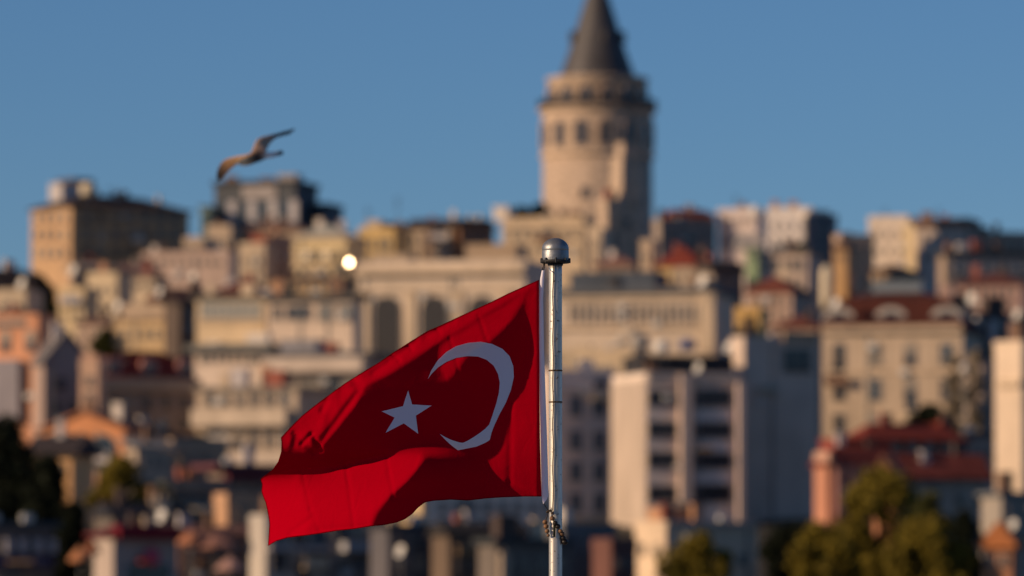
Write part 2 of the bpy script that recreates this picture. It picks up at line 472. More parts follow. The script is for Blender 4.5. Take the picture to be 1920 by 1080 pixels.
# white hoist sleeve
sl = [(1016,507,1021),(1013,522,1020),(1011,560,1018.5),(1011,650,1020),(1012,740,1023),(1014,830,1026),(1015,900,1028),(1015.5,932,1028)]
g = MB(); n = 60; arr = np.array(sl, float); yy = np.linspace(507, 932, n)
xl = np.interp(yy, arr[:, 1], arr[:, 0]); xr = np.interp(yy, arr[:, 1], arr[:, 2])
SEG = 10
for i in range(n):
    c0, hw = (xl[i] + xr[i]) / 2, (xr[i] - xl[i]) / 2
    for kx in range(SEG):
        a = 2 * PI * kx / SEG
        q = fpos(c0 + hw * math.cos(a), yy[i], 0); g.v.append((q.x, .006 * math.sin(a), q.z))
for i in range(n - 1):
    for kx in range(SEG):
        k2 = (kx + 1) % SEG
        g.f.append([i*SEG+kx, i*SEG+k2, (i+1)*SEG+k2, (i+1)*SEG+kx]); g.m.append(0)
# triangular tail of the sleeve
q = [fpos(1016, 932, 0), fpos(1027, 932, 0), fpos(1024, 938, .004), fpos(1018.5, 945, .002)]
g.face(q); g.face([v + Vector((0, .003, 0)) for v in q[::-1]])
g.build('hoist_sleeve', FLAG_WHITE, flag, True)

# ------------------------------------------------------------------ flagpole with dome cap
pm, t, b = nodemat('weathered_chrome_pole')
tc = t.nodes.new('ShaderNodeTexCoord'); mp = t.nodes.new('ShaderNodeMapping'); mp.inputs['Scale'].default_value = (60, 60, 1.6)
t.links.new(tc.outputs['Object'], mp.inputs['Vector'])
n1 = t.nodes.new('ShaderNodeTexNoise'); n1.inputs['Scale'].default_value = 1.0; n1.inputs['Detail'].default_value = 8; n1.inputs['Roughness'].default_value = 0.7
t.links.new(mp.outputs[0], n1.inputs['Vector'])
n2 = t.nodes.new('ShaderNodeTexNoise'); n2.inputs['Scale'].default_value = 110; n2.inputs['Detail'].default_value = 4
t.links.new(tc.outputs['Object'], n2.inputs['Vector'])
rr = t.nodes.new('ShaderNodeValToRGB'); rr.color_ramp.elements[0].position = .3; rr.color_ramp.elements[0].color = (.34, .31, .27, 1); rr.color_ramp.elements[1].position = .62; rr.color_ramp.elements[1].color = (.66, .63, .58, 1)
t.links.new(n1.outputs[0], rr.inputs[0])
r2 = t.nodes.new('ShaderNodeValToRGB'); r2.color_ramp.elements[0].position = .62; r2.color_ramp.elements[0].color = (0, 0, 0, 1); r2.color_ramp.elements[1].position = .70; r2.color_ramp.elements[1].color = (1, 1, 1, 1)
t.links.new(n2.outputs[0], r2.inputs[0])
mx = t.nodes.new('ShaderNodeMix'); mx.data_type = 'RGBA'; mx.inputs[7].default_value = (.12, .07, .035, 1)
t.links.new(r2.outputs[0], mx.inputs[0]); t.links.new(rr.outputs[0], mx.inputs[6]); t.links.new(mx.outputs[2], b.inputs['Base Color'])
mt = t.nodes.new('ShaderNodeMath'); mt.operation = 'MULTIPLY_ADD'; mt.inputs[1].default_value = -.5; mt.inputs[2].default_value = .55
t.links.new(r2.outputs[0], mt.inputs[0]); t.links.new(mt.outputs[0], b.inputs['Metallic'])
r3 = t.nodes.new('ShaderNodeMapRange'); r3.inputs[3].default_value = .32; r3.inputs[4].default_value = .5
t.links.new(n1.outputs[0], r3.inputs[0]); t.links.new(r3.outputs[0], b.inputs['Roughness'])
bp = t.nodes.new('ShaderNodeBump'); bp.inputs['Strength'].default_value = .25; bp.inputs['Distance'].default_value = .002
t.links.new(n1.outputs[0], bp.inputs['Height']); t.links.new(bp.outputs[0], b.inputs['Normal'])
POLE = pm
CAPM = mottled('galvanised_cap', (.26, .27, .28), .35, 25, .46, .7, .1, (1, 1, 1))
RUST = mottled('rust_ring', (.16, .10, .05), .5, 60, .7, .3, 0, (1, 1, 1))
FDP = 20.09
pc = P(1041.5, 730, FDP)
pole = empty('flagpole', (pc.x, FDP, 3.0), 0, 'silver metal flagpole with grey dome cap holding the red flag', 'flagpole')
ztop = P(1041, 491, FDP).z - 3.0
pr = 12.4 / (F / FDP)
g = MB()
prof = [(pr + .012, 0), (pr + .012, .02), (pr, .03)]
zz = .1
while zz < ztop: prof.append((pr, zz)); zz += .1
prof.append((pr, ztop))
g.lathe(prof, 40); g.build('shaft', POLE, pole, True)
# base plate and the seams of the pole sections
g = MB(); g.lathe([(.11, 0), (.11, .012), (pr + .001, .014)], 32); g.build('base_plate', METAL, pole)
for py in (695, 754):
    zr = P(1041, py, FDP).z - 3.0
    g = MB(); g.lathe([(pr + .0002, -.003), (pr + .0012, -.0015), (pr + .0012, .0015), (pr + .0002, .003)], 40, c=(0, 0, zr), cap=False); g.build('joint_ring', RUST, pole, True)
k_ = FP
z0 = P(1041, 490, FDP).z - 3.0
capg = MB(); r0 = 25.3 / k_
capg.lathe([(r0 * .99, 0), (r0, .003), (r0, 18.5 / k_), (r0 * .985, 19.5 / k_), (r0 * .985, 21 / k_), (r0 * 1.005, 21.6 / k_), (r0 * 1.0, 23.5 / k_)]
           + [(r0 * math.cos(a), 23.5 / k_ + 20.5 / k_ * math.sin(a)) for a in [PI / 2 * i / 12 for i in range(1, 13)]], 48, c=(0, 0, z0))
cap = capg.build('dome_cap', CAPM, pole, True)
g = MB(); rf = 28.6 / k_
g.lathe([(pr, -.006), (rf * .9, -.007), (rf, -.003), (rf, .003), (r0, .0045)], 48, c=(0, 0, z0)); g.build('flange', mottled('dark_flange', (.035, .032, .03), .4, 30, .6, .2, 0, (1, 1, 1)), cap, True)
for a in (-2.9, -2.3, -1.55, -.8, -.2):
    g = MB(); g.lathe([(.0035, -.011), (.004, -.008), (.004, .004), (.0025, .007)], 8, c=((r0 + .0035) * math.cos(a), (r0 + .0035) * math.sin(a), z0 + .004)); g.build('bolt', DKM, cap)
g = MB(); g.lathe([(pr + .001, -.016), (pr + .004, -.014), (pr + .004, -.008), (pr + .001, -.007)], 40, c=(0, 0, z0)); g.build('collar', DKM, pole, True)

# ropes
ROPE = mottled('tarred_rope', (.05, .035, .025), .4, 90, .9, stretch=(1, 1, 1))
def fp2(px, py, d): return P(px, py, FDP - d)
g = MB()
g.tube([fp2(1021, 489, .01), fp2(1019.5, 498, .012), fp2(1016.5, 505, .05), fp2(1015.5, 514, .09)], .0016)
g.tube([fp2(1022, 489, .012), fp2(1021.5, 499, .012), fp2(1018.5, 508, .05), fp2(1017.5, 514, .09)], .0014)
g.ball(tuple(fp2(1020, 496, .012)), .004, 0)
tag(g.build('lanyard', ROPE, None, True), 'short dark lanyard tying the flag top to the pole cap', 'rope')
g = MB()
pts = [fp2(1036.8 + .9 * math.sin(i * .8) + (0 if i < 40 else (i - 40) * .02), 494 + i * 10.3, pr + .003) for i in range(46)]
g.tube(pts, .0016)
tag(g.build('halyard', ROPE, None, True), 'thin dark halyard running down the front of the metal pole', 'rope')
cord = empty('parrel_beads', fp2(1035, 960, pr + .01), 0, 'cord of dark wooden parrel beads knotted round the pole below the flag', 'beads')
o0 = Vector(cord.location)
g = MB()
c1 = [fp2(1018.5, 943, .088), fp2(1023, 950, .06), fp2(1028, 957, .024), fp2(1034, 960, pr + .006)]
c2 = [fp2(1034, 952, pr + .005), fp2(1033, 960, pr + .008), fp2(1036, 972, pr + .01), fp2(1044, 984, pr + .008), fp2(1050, 994, pr), fp2(1056, 1006, .012), fp2(1059, 1016, .005)]
c3 = [fp2(1032, 956, pr + .006), fp2(1027, 964, pr), fp2(1023, 978, .02), fp2(1024, 992, .02), fp2(1028, 1004, .022)]
c4 = [fp2(1036, 966, pr + .008), fp2(1039.5, 985, pr + .006), fp2(1039, 1006, pr + .004)]
for c in (c1, c2, c3, c4): g.tube([q - o0 for q in c], .0016)
for q in ((1029, 958, .03), (1033, 957, .034), (1036, 962, .036), (1026, 960, .028)): g.ball(tuple(fp2(q[0], q[1], q[2]) - o0), .0045)
g.build('cord', ROPE, cord, True)
WOOD1 = mottled('worn_wood_bead', (.20, .105, .05), .5, 60, .5, stretch=(1, 1, 1)); WOOD2 = mottled('dark_wood_bead', (.018, .014, .012), .4, 60, .45, stretch=(1, 1, 1)); GREENR = mottled('green_sleeve', (.02, .025, .014), .3, 60, .95, stretch=(1, 1, 1))
for px, py, rr_, m, d in ((1035.5,972,5,WOOD1,.036),(1022,979,4.8,WOOD1,.022),(1024,987,5,WOOD1,.022),(1026,996,4.6,WOOD1,.024),(1028,1004,3.2,WOOD1,.024),
                          (1041,981,5,WOOD2,.036),(1046,987,5.2,WOOD2,.03),(1051,996,4.4,WOOD1,.026),(1054,1001,5,WOOD1,.02),(1056,1009,5.5,WOOD2,.016),(1059,1016,6.5,WOOD2,.01)):
    g = MB(); g.ball(tuple(fp2(px, py, d) - o0), rr_ / k_, 0, 14, 10, (1, 1, .9)); g.build('bead', m, cord, True)
g = MB(); g.tube([fp2(1039.3, 984, pr + .008) - o0, fp2(1039, 1007, pr + .007) - o0], .0042); g.build('rope_sleeve', GREENR, cord, True)

# ------------------------------------------------------------------ gull in flight
GD = 34.0
GO = P(484, 297, GD); gk = F / GD
def zb(x, y): return (380 + x / 7.715, 220 + y / 7.715)
def gv(x, y, d):
    px, py = zb(x, y)
    return P(px, py, GD + d) - GO
g = MB()
gcol = []
def ring_loft(rings):
    n = len(g.v); k = len(rings[0])
    for rg in rings: g.v.extend(tuple(q) for q in rg)
    for j in range(len(rings) - 1):
        for i in range(k):
            i2 = (i + 1) % k
            g.f.append([n+j*k+i, n+j*k+i2, n+(j+1)*k+i2, n+(j+1)*k+i]); g.m.append(0)
    g.f.append([n + i for i in range(k)][::-1]); g.m.append(0)
    g.f.append([n + (len(rings)-1)*k + i for i in range(k)]); g.m.append(0)
BROWNG = (.42, .25, .15); TIPG = (.035, .026, .022); WHITEG = (.85, .80, .75); BREAST_SUNLIT = (.85, .58, .33); GREYG = (.11, .11, .10); BELLY = (.09, .06, .04)  # the sun's orange is painted into the breast colour
def colour(cols, k): 
    for c in cols: gcol.extend([c] * k)
def smooth_chain(rows, n):
    a = np.array(rows, float); t = np.linspace(0, len(rows) - 1, n); i = np.clip(t.astype(int), 0, len(rows) - 2); u = (t - i)[:, None]
    p0 = a[np.clip(i-1, 0, len(a)-1)]; p1 = a[i]; p2 = a[i+1]; p3 = a[np.clip(i+2, 0, len(a)-1)]
    return .5 * ((2*p1) + (-p0+p2)*u + (2*p0-5*p1+4*p2-p3)*u**2 + (-p0+3*p1-3*p2+p3)*u**3)
def wing(rows, cols, tmax):
    """rows: leading x,y, trailing x,y, depth; lofted with a cambered thin section"""
    s = smooth_chain(rows, 22); rings = []
    for j, (ax, ay, bx, by, d) in enumerate(s):
        A_, B2 = gv(ax, ay, d), gv(bx, by, d + .03)
        ch = B2 - A_; nrm = ch.cross(Vector((0, 1, .25))).normalized(); th = tmax * (1 - .62 * j / 21)
        rg = []
        for kx in range(12):
            a = 2 * PI * kx / 12
            u = .5 - .5 * math.cos(a); rg.append(A_ + ch * u + nrm * (math.sin(a) * th * (1 - .55 * u)))
        rings.append(rg)
    ring_loft(rings)
    cs = smooth_chain(cols, 22)
    colour([tuple(np.clip(c, 0.01, 1)) for c in cs], 12)
wing([(720,500,800,590,0.02),(610,540,660,630,.05),(470,565,540,660,.12),(330,605,440,735,.20),(245,685,348,820,.28),(196,805,278,896,.34),(176,955,192,970,.38)],
     [BROWNG,BROWNG,(.40,.24,.13),(.30,.17,.09),(.10,.06,.04),TIPG,TIPG], .013)
wing([(690,520,900,530,0.0),(725,440,935,470,.05),(765,350,955,420,.11),(815,297,1000,360,.17),(920,268,1075,300,.23),(1060,232,1170,272,.29),(1200,190,1270,245,.34),(1335,155,1345,180,.38)],
     [BROWNG,(.5,.31,.2),(.52,.33,.2),(.5,.3,.18),(.3,.2,.15),GREYG,(.06,.07,.065),TIPG], .012)
body = smooth_chain([(505,660,6,-.10),(540,652,36,-.085),(600,645,50,-.06),(680,622,60,-.03),(770,590,60,.01),(860,565,54,.05),(940,545,40,.09),(1000,540,30,.12)], 20)
rings = []
for x, y, rr_, d in body:
    c = gv(x, y, d); rm = 1.18 * rr_ / 7.715 / gk
    rings.append([c + Vector((-.25, .9, 0)) * 0 + Vector((math.cos(a) * rm * .35, math.cos(a) * rm * .9, math.sin(a) * rm)) for a in [2*PI*i/14 for i in range(14)]])
ring_loft(rings)
bc = smooth_chain([BREAST_SUNLIT,BREAST_SUNLIT,(.9,.6,.32),(.5,.32,.17),BELLY,BELLY,WHITEG,WHITEG], 20)
colour([tuple(np.clip(c, .01, 1)) for c in bc], 14)
tail = smooth_chain([(930,548,34,.09,.020),(1000,542,40,.12,.014),(1070,530,46,.15,.009),(1130,515,44,.18,.007),(1165,505,30,.195,.005)], 12)
rings = []
for x, y, rr_, d, th in tail:
    c = gv(x, y, d); rm = rr_ / 7.715 / gk
    rings.append([c + Vector((-.1, .35, 0)) * (math.cos(a) * rm / .36) * .8 + Vector((0, 0, 1)) * (math.sin(a) * th + math.cos(a) * rm * .8) for a in [2*PI*i/12 for i in range(12)]])
ring_loft(rings)
colour([tuple(np.clip(c, .01, 1)) for c in smooth_chain([WHITEG, WHITEG, (.55,.5,.45), TIPG, (.05,.04,.035)], 12)], 12)
# bill
g.tube([gv(520, 658, -.095), gv(500, 666, -.11), gv(488, 672, -.12)], [.008, .006, .003], 6); colour([(.5, .4, .2)] * 3, 6)
src = [Vector(v) for v in g.v]
tmp = g.build('gull_source', [plain('feathers_source', BROWNG)])
md = tmp.modifiers.new('union', 'REMESH'); md.mode = 'VOXEL'; md.voxel_size = .0035
dg = bpy.context.evaluated_depsgraph_get()
gm = bpy.data.meshes.new_from_object(tmp.evaluated_get(dg))
bpy.data.objects.remove(tmp)
gm.name = 'seagull'
kd = kdtree.KDTree(len(src))
for i, v in enumerate(src): kd.insert(v, i)
kd.balance()
at = gm.color_attributes.new('plumage_and_sun', 'FLOAT_COLOR', 'POINT')
for v in gm.vertices:
    acc = Vector((0, 0, 0)); ws = 0
    for co, i, d in kd.find_n(v.co, 4):
        wt = 1 / (d + .002); acc += Vector(gcol[i]) * wt; ws += wt
    acc /= ws
    at.data[v.index].color = (acc.x, acc.y, acc.z, 1)
gm.polygons.foreach_set('use_smooth', [True] * len(gm.polygons))
fm, t, b = nodemat('feathers')
an = t.nodes.new('ShaderNodeAttribute'); an.attribute_name = 'plumage_and_sun'
n1 = t.nodes.new('ShaderNodeTexNoise'); n1.inputs['Scale'].default_value = 70; n1.inputs['Detail'].default_value = 4
tc = t.nodes.new('ShaderNodeTexCoord'); t.links.new(tc.outputs['Object'], n1.inputs['Vector'])
mx = t.nodes.new('ShaderNodeMix'); mx.data_type = 'RGBA'; mx.blend_type = 'OVERLAY'; mx.inputs[0].default_value = .25
t.links.new(an.outputs['Color'], mx.inputs[6]); t.links.new(n1.outputs[0], mx.inputs[7]); t.links.new(mx.outputs[2], b.inputs['Base Color']); b.inputs['Roughness'].default_value = .8
gm.materials.clear(); gm.materials.append(fm)
gull = bpy.data.objects.new('seagull', gm); COL.objects.link(gull); gull.location = GO
tag(gull, 'brown and white gull gliding in the blue sky left of the stone tower', 'gull')

# ------------------------------------------------------------------ the stone tower
TD = 840.0
tk = ppm(TD)
tb = P(1120.5, 500, TD)
tz0 = terr(TD) - .5
tower = empty('stone_tower', (tb.x, TD, tz0), 0, 'round medieval stone tower with arched windows and a dark cone roof', 'tower')
def tzp(py): return P(1119, py, TD - 7.6).z - tz0
def tr_(px): return px / tk
STN = stone((.49, .362, .262)); STN2 = stone((.51, .38, .275), .8)
LEAD = mottled('lead_roof', (.085, .078, .078), .35, .5, .55, .1, 0, (1, 1, .2))
g = MB(); g.lathe([(tr_(110), 0), (tr_(107), 4), (tr_(105), 12), (tr_(103), tzp(292))], 64); g.build('shaft', STN, tower, True)
g = MB(); g.lathe([(tr_(103), tzp(292)), (tr_(108), tzp(289)), (tr_(109), tzp(284)), (tr_(104), tzp(281))], 64, cap=False); g.build('string_course', STN2, tower, True)
g = MB(); g.lathe([(tr_(104), tzp(281)), (tr_(104), tzp(206))], 64, cap=False); g.build('window_storey', STN, tower, True)
g = MB(); g.lathe([(tr_(104), tzp(207)), (tr_(110), tzp(203)), (tr_(112.5), tzp(199)), (tr_(112.5), tzp(196)), (tr_(90), tzp(195.5))], 64, cap=False); gal = g.build('gallery', STN2, tower)
g = MB()
for k in range(110):
    a = 2 * PI * k / 110
    c, s = math.cos(a) * tr_(110.5), math.sin(a) * tr_(110.5)
    g.box(c - .09, c + .09, s - .09, s + .09, tzp(196), tzp(181))
for zz in (182, 186, 190): g.lathe([(tr_(109.9), tzp(zz) - .05), (tr_(111.1), tzp(zz) - .05), (tr_(111.1), tzp(zz) + .05), (tr_(109.9), tzp(zz) + .05)], 56, cap=False)
g.build('railing', DKM, gal)
g = MB(); g.lathe([(tr_(93), tzp(196)), (tr_(93), tzp(146)), (tr_(97), tzp(143)), (tr_(97), tzp(139)), (tr_(60), tzp(137))], 64); g.build('upper_drum', STN2, tower, True)
g = MB(); g.lathe([(tr_(72), tzp(137.5)), (tr_(71), tzp(134)), (tr_(57), tzp(96)), (tr_(44), tzp(56)), (tr_(30.5), tzp(12)), (tr_(17), tzp(-30)), (tr_(4), tzp(-66)), (tr_(1), tzp(-72))], 48); roof = g.build('cone_roof', LEAD, tower, True)
g = MB(); g.tube([(0, 0, tzp(-70)), (0, 0, tzp(-95))], [.15, .04], 8); g.ball((0, 0, tzp(-80)), .35); g.build('finial', plain('gilt', (.5, .35, .1), .3, .9), roof, True)
for a in (200, 290, 340, 70):
    ca, sa = math.cos(R(a)), math.sin(R(a)); rr_ = tr_(47)
    g = MB(); g.prism([(-.5, 0), (.5, 0), (.5, 1.1), (0, 1.7), (-.5, 1.1)], -.6, 1.4); d = g.build('roof_dormer', LEAD, roof)
    d.location = (ca * rr_, sa * rr_, tzp(72)); d.rotation_euler = (0, 0, R(a) + PI / 2)
def arch_mesh(name, w_, h_, mats, dep=.25, rim=.22):
    def prof(hw, z0_, zt): return [(-hw, z0_), (hw, z0_), (hw, zt - hw)] + [(hw * math.cos(a), zt - hw + hw * math.sin(a)) for a in [PI * i / 10 for i in range(1, 10)]] + [(-hw, zt - hw)]
    gg = MB()
    gg.prism(prof(w_ / 2, 0, h_), -dep * .45, dep, 1)
    o_, i_ = prof(w_ / 2 + rim, -rim, h_ + rim), prof(w_ / 2, 0, h_)
    n = len(gg.v); k = len(o_)
    for y in (-dep, dep): 
        gg.v += [(x, y, z) for x, z in o_] + [(x, y, z) for x, z in i_]
    for i in range(k):
        j = (i + 1) % k
        for q in ([n+i, n+j, n+k+j, n+k+i], [n+2*k+j, n+2*k+i, n+i, n+j][::-1], [n+k+i, n+k+j, n+3*k+j, n+3*k+i]): gg.f.append(q); gg.m.append(0)
    return gg.mesh(name, mats)
am = arch_mesh('arched_window', tr_(21), tr_(47), [STN2, GL])
am2 = arch_mesh('arched_window', tr_(22), tr_(36), [STN2, GL])
for k in range(14):
    a = R(-90 + 6 + 360 / 14 * (k + .05)); rr_ = tr_(104) - .05
    place('arched_window', am, tower, (math.cos(a) * rr_, math.sin(a) * rr_, tzp(271)), a + PI / 2)
    rr_ = tr_(93) - .05; a += R(4)
    place('gallery_opening', am2, tower, (math.cos(a) * rr_, math.sin(a) * rr_, tzp(195)), a + PI / 2)
sm = arch_mesh('small_window', tr_(13), tr_(20), [STN2, GL])
for px, py in ((1093, 370), (1150, 350), (1060, 440)):
    a = -PI / 2 + math.asin((px - 1119) / 103); rr_ = tr_(103.5) - .02
    place('small_window', sm, tower, (math.cos(a) * rr_, math.sin(a) * rr_, tzp(py)), a + PI / 2)

# ------------------------------------------------------------------ buildings
WINC = {}
CURT = glassmat((.22, .19, .15), .35)
def window_mesh(w_, h_, style, frame, glass):
    key = (round(w_, 1), round(h_, 1), style, frame.name, glass.name)
    if key in WINC: return WINC[key]
    f_ = min(.12, w_ * .09)
    g = MB(); hw = w_ / 2
    if style == 'arch':
        me = (arch_mesh('window', w_, h_, [frame, glass], .12, f_), None)
        WINC[key] = me; return me
    g.box(-hw, hw, -.02, .3, 0, h_, 1)
    for a in ((-hw - f_, -hw, 0, h_), (hw, hw + f_, 0, h_), (-hw - f_, hw + f_, h_, h_ + f_)): g.box(a[0], a[1], -.09, .1, a[2], a[3])
    g.box(-hw - f_ * 1.6, hw + f_ * 1.6, -.2, .1, -f_, 0)
    if style == 'cross':
        g.box(-.05, .05, -.06, -.021, 0, h_); g.box(-hw, hw, -.058, -.022, h_ * .62, h_ * .62 + .08)
    if style == 'band':
        n = max(2, round(w_ / 1.2))
        for i in range(1, n):
            x = -hw + w_ * i / n
            g.box(x - .05, x + .05, -.06, -.021, 0, h_)
    if style == 'blind':
        g.box(-hw, hw, -.05, -.021, h_ * .45, h_, 0)
    me = (g.mesh('window', [frame, glass]), None)
    WINC[key] = me
    return me

class Bld:
    """a building whose nearest vertical corner stands at photo column xc, ground distance D, turned by th degrees:
    the wall to the right of the corner runs along local x, the wall to its left along local y"""
    def __init__(s, name, label, xl, xc, xr, ytop, D, th, col, roof='flat', rc=DKR, rh=20, dep=None, group=None, wall=None, over=.35, cat='building', zb=None):
        if 0 < th <= 14 and xl >= xc - 30:      # fronts turned a little to the evening sun show their shaded right side
            th = -th - 3
            if xr - xc < 200: xr -= min((dep or 8) * math.sin(-R(th)) * ppm(D), .16 * (xr - xc))
        if D <= 515: col = [min(.72, c * 1.28 + .015) for c in col]  # nearest rows get a lighter wall colour to lift their shade
        if D <= 515 or th > 14: col = [min(.8, col[0] * 1.14), col[1], col[2] * .84]  # warm tint put into shaded walls and nearest rows to offset blue skylight
        s.D, s.th, s.xc, s.k = D, R(th), xc, ppm(D)
        s.W = (xr - xc) / s.k / math.cos(s.th)
        s.L = dep if dep else max(3.0, (xc - xl) / s.k / max(.05, math.sin(abs(s.th))))
        if dep and s.th > R(14): s.L = min(dep, max(3.0, (xc - xl + 4) / s.k / math.sin(s.th)))
        c = P(xc, ytop, D)
        s.z0 = (terr(D) if zb is None else zb) - 1.5
        s.H = c.z - s.z0
        s.root = empty(name, (c.x, D, s.z0), s.th, label, cat, group)
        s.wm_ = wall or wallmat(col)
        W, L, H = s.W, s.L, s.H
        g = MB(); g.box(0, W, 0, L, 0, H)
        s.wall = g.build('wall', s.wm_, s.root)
        m = rh / s.k; o = over
        if roof == 'flat':
            g = MB(); g.box(.3, W - .3, .3, L - .3, H, H + .12); s.roof = g.build('roof', mottled('roof_felt', (.16, .15, .14), .3, .5), s.root)
            g = MB(); p = .9 if rh == 20 else m
            for a in ((-.05, W + .05, -.05, .28), (-.05, W + .05, L - .28, L + .05), (-.05, .28, .281, L - .281), (W - .28, W + .05, .281, L - .281)): g.box(a[0], a[1], a[2], a[3], H + .004, H + p)
            g.build('parapet', s.wm_, s.roof)
        elif roof == 'slab':
            g = MB(); g.box(-o, W + o, -o, L + o, H, H + max(.3, m)); s.roof = g.build('roof', plain('roof_slab', rc, .9), s.root)
        elif roof == 'hip':
            i_ = min(W, L) / 2 + o - .1
            g = MB(); g.frustum((-o, W + o, -o, L + o), H, (-o + i_, W + o - i_, -o + i_, L + o - i_), H + m); g.box(-o, W + o, -o, L + o, H - .25, H - .004)
            s.roof = g.build('roof', tiles(rc), s.root)
        elif roof == 'gablex':     # ridge along x: eaves on the right-hand wall
            g = MB(); g.prism([(-o, -.15), (-o, .05), (L / 2, m), (L + o, .05), (L + o, -.15)], -o, W + o, axis='x')
            s.roof = g.build('roof', tiles(rc), s.root); s.roof.location.z = H
        elif roof == 'gabley':     # gable end on the right-hand wall
            g = MB(); g.prism([(0, 0), (W, 0), (W / 2, m - .25)], .01, L - .01); s.gab = g.build('gable', s.wm_, s.root); s.gab.location.z = H + .002
            g = MB(); g.prism([(-o, -.25), (-o, 0), (W / 2, m), (W + o, 0), (W + o, -.25), (W / 2, m - .24)], -o, L + o)
            s.roof = g.build('roof', tiles(rc), s.root); s.roof.location.z = H + .05
        elif roof == 'mansard':
            i_ = m * .45
            g = MB(); g.box(-o, W + o, -o, L + o, H, H + .3); g.frustum((-o + .1, W + o - .1, -o + .1, L + o - .1), H + .301, (i_, W - i_, i_, L - i_), H + m); g.frustum((i_, W - i_, i_, L - i_), H + m + .002, (W * .35, W * .65, L * .4, L * .6), H + m * 1.25)
            s.roof = g.build('roof', tiles(rc), s.root)
        elif roof == 'shed':
            g = MB(); g.prism([(-o, 0), (-o, .25), (L + o, m), (L + o, m - .25)], -o, W + o, axis='x')
            s.roof = g.build('roof', tiles(rc), s.root); s.roof.location.z = H + .02
        s.clutter(name, roof, m)
    def clutter(s, name, roof, m):
        rg = random.Random(sum(ord(c) * (i + 3) for i, c in enumerate(name)))
        W, L, H = s.W, s.L, s.H
        pal = [WHITE, CREAM, BROWN, (.30, .10, .07), LGREY, DKR, (.45, .25, .15), DARK]
        top = H + (.12 if roof == 'flat' else .3 if roof == 'slab' else 0)
        if roof in ('flat', 'slab') and W > 3.2 and L > 2.6:
            x = .5
            while x < W - 2.2:
                w_ = rg.uniform(.7, min(2.6, W * .3)); y = rg.uniform(.4, max(.5, L - 2.2)); d = rg.uniform(.6, min(2.0, L - y - .35)) if L - y > 1.1 else .6
                t_ = top + .005
                g = MB(); c = rg.choice(pal); kind = rg.random()
                if kind < .45: g.box(x, x + w_, y, y + d, t_, t_ + rg.uniform(.8, 2.3)); g.build('roof_hut', wallmat(c), s.roof)
                elif kind < .75:
                    q = min(w_, .9); hh = rg.uniform(1.2, 2.4); g.box(x, x + q, y, y + .6, t_, t_ + hh); g.box(x - .08, x + q + .08, y - .08, y + .68, t_ + hh + .003, t_ + hh + .14); g.build('chimney', wallmat(c), s.roof)
                else:
                    g.box(x, x + .9, y, y + .45, t_, t_ + .75); g.lathe([(.26, 0), (.28, .03), (.26, .06)], 12, c=(x + .45, y - .0, t_ + .38)); g.build('air_conditioner', plain('white_metal', (.6, .58, .55)), s.roof)
                x += w_ + rg.uniform(.5, 2.2)
        elif roof in ('hip', 'gablex', 'gabley', 'mansard', 'shed') and W > 3:
            for i in range(1 + int(W / 6)):
                x = rg.uniform(.6, W - 1.2); y = L * rg.uniform(.3, .6); hh = m * rg.uniform(.75, 1.1) + rg.uniform(.5, 1.2); q = rg.uniform(.5, 1.1)
                g = MB(); g.box(x, x + q, y, y + .6, H - .3, H + hh); g.box(x - .07, x + q + .07, y - .07, y + .67, H + hh + .003, H + hh + .13); o = g.build('chimney', wallmat(rg.choice(pal[:6])), s.roof); o.location.z = -s.roof.location.z
        # things on the visible wall: cooler boxes, awnings, drain pipes
        if W > 3:
            for i in range(int(W / 3.2) + 1):
                u = rg.uniform(.3, W - .9); zt = H - rg.uniform(1.2, min(11, H * .7)); kind = rg.random()
                g = MB()
                if kind < .45:
                    g.box(u, u + .85, -.42, -.12, zt, zt + .62); g.box(u + .1, u + .75, -.119, .02, zt - .05, zt); g.lathe([(.22, -.02), (.22, .02)], 12, c=(u + .42, -.41, zt + .31)); g.build('air_conditioner', plain('white_metal', (.6, .58, .55)), s.root)
                elif kind < .58 and W - u > 2.2:
                    w_ = min(rg.uniform(1.6, 3.4), W - u - .2); g.box(u, u + w_, -.9, .02, zt, zt + .16); g.box(u, u + w_, -.9, -.82, zt + .161, zt + .95, 0); g.box(u + w_ * .2, u + w_ * .8, -.04, .02, zt + .2, zt + 2.1, 1); g.build('balcony', [wallmat(rg.choice(pal[:2] + [LGREY, BROWN])), GL], s.root)
                elif kind < .72:
                    w_ = min(rg.uniform(1.2, 2.6), W - u); c = rg.choice([(.35, .05, .04), (.5, .42, .3), (.12, .16, .2), (.45, .28, .14), (.6, .56, .5)])
                    g.prism([(-.95, -.5), (-.95, -.38), (.01, .06), (.01, -.06)], u, u + w_, axis='x'); o = g.build('awning', plain('canvas', c, .9), s.root); o.location.z = zt
                else:
                    g.tube([(u, -.09, .2), (u, -.09, H - .05)], .08, 6); g.build('drain_pipe', METAL, s.root)
    # photo pixel -> wall coordinates
    def ur(s, px): return (px - s.xc) / s.k / math.cos(s.th)
    def ul(s, px): return (s.xc - px) / s.k / math.sin(s.th)
    def z(s, py, D=None): return P(s.xc, py, D or s.D).z - s.z0
    def wins(s, face, cols, rows, wpx, hpx, style='cross', frame=None, glass=None, name='window', skip=()):
        """windows centred on photo columns `cols` and rows `rows`"""
        ca = abs(math.cos(s.th)) if face == 'r' else abs(math.sin(s.th))
        me = window_mesh(wpx / s.k / ca, hpx / s.k, style, frame or TRIM, glass or GL)[0]
        alts = [me, me, me]
        if style in ('cross', 'band') and glass is None:
            alts += [window_mesh(wpx / s.k / ca, hpx / s.k, style, frame or TRIM, CURT)[0], window_mesh(wpx / s.k / ca, hpx / s.k, 'blind', frame or TRIM, GL)[0], window_mesh(wpx / s.k / ca, hpx / s.k, style, frame or TRIM, GLB)[0]]
        rg = random.Random(int(s.xc * 7 + s.D)); n = 0
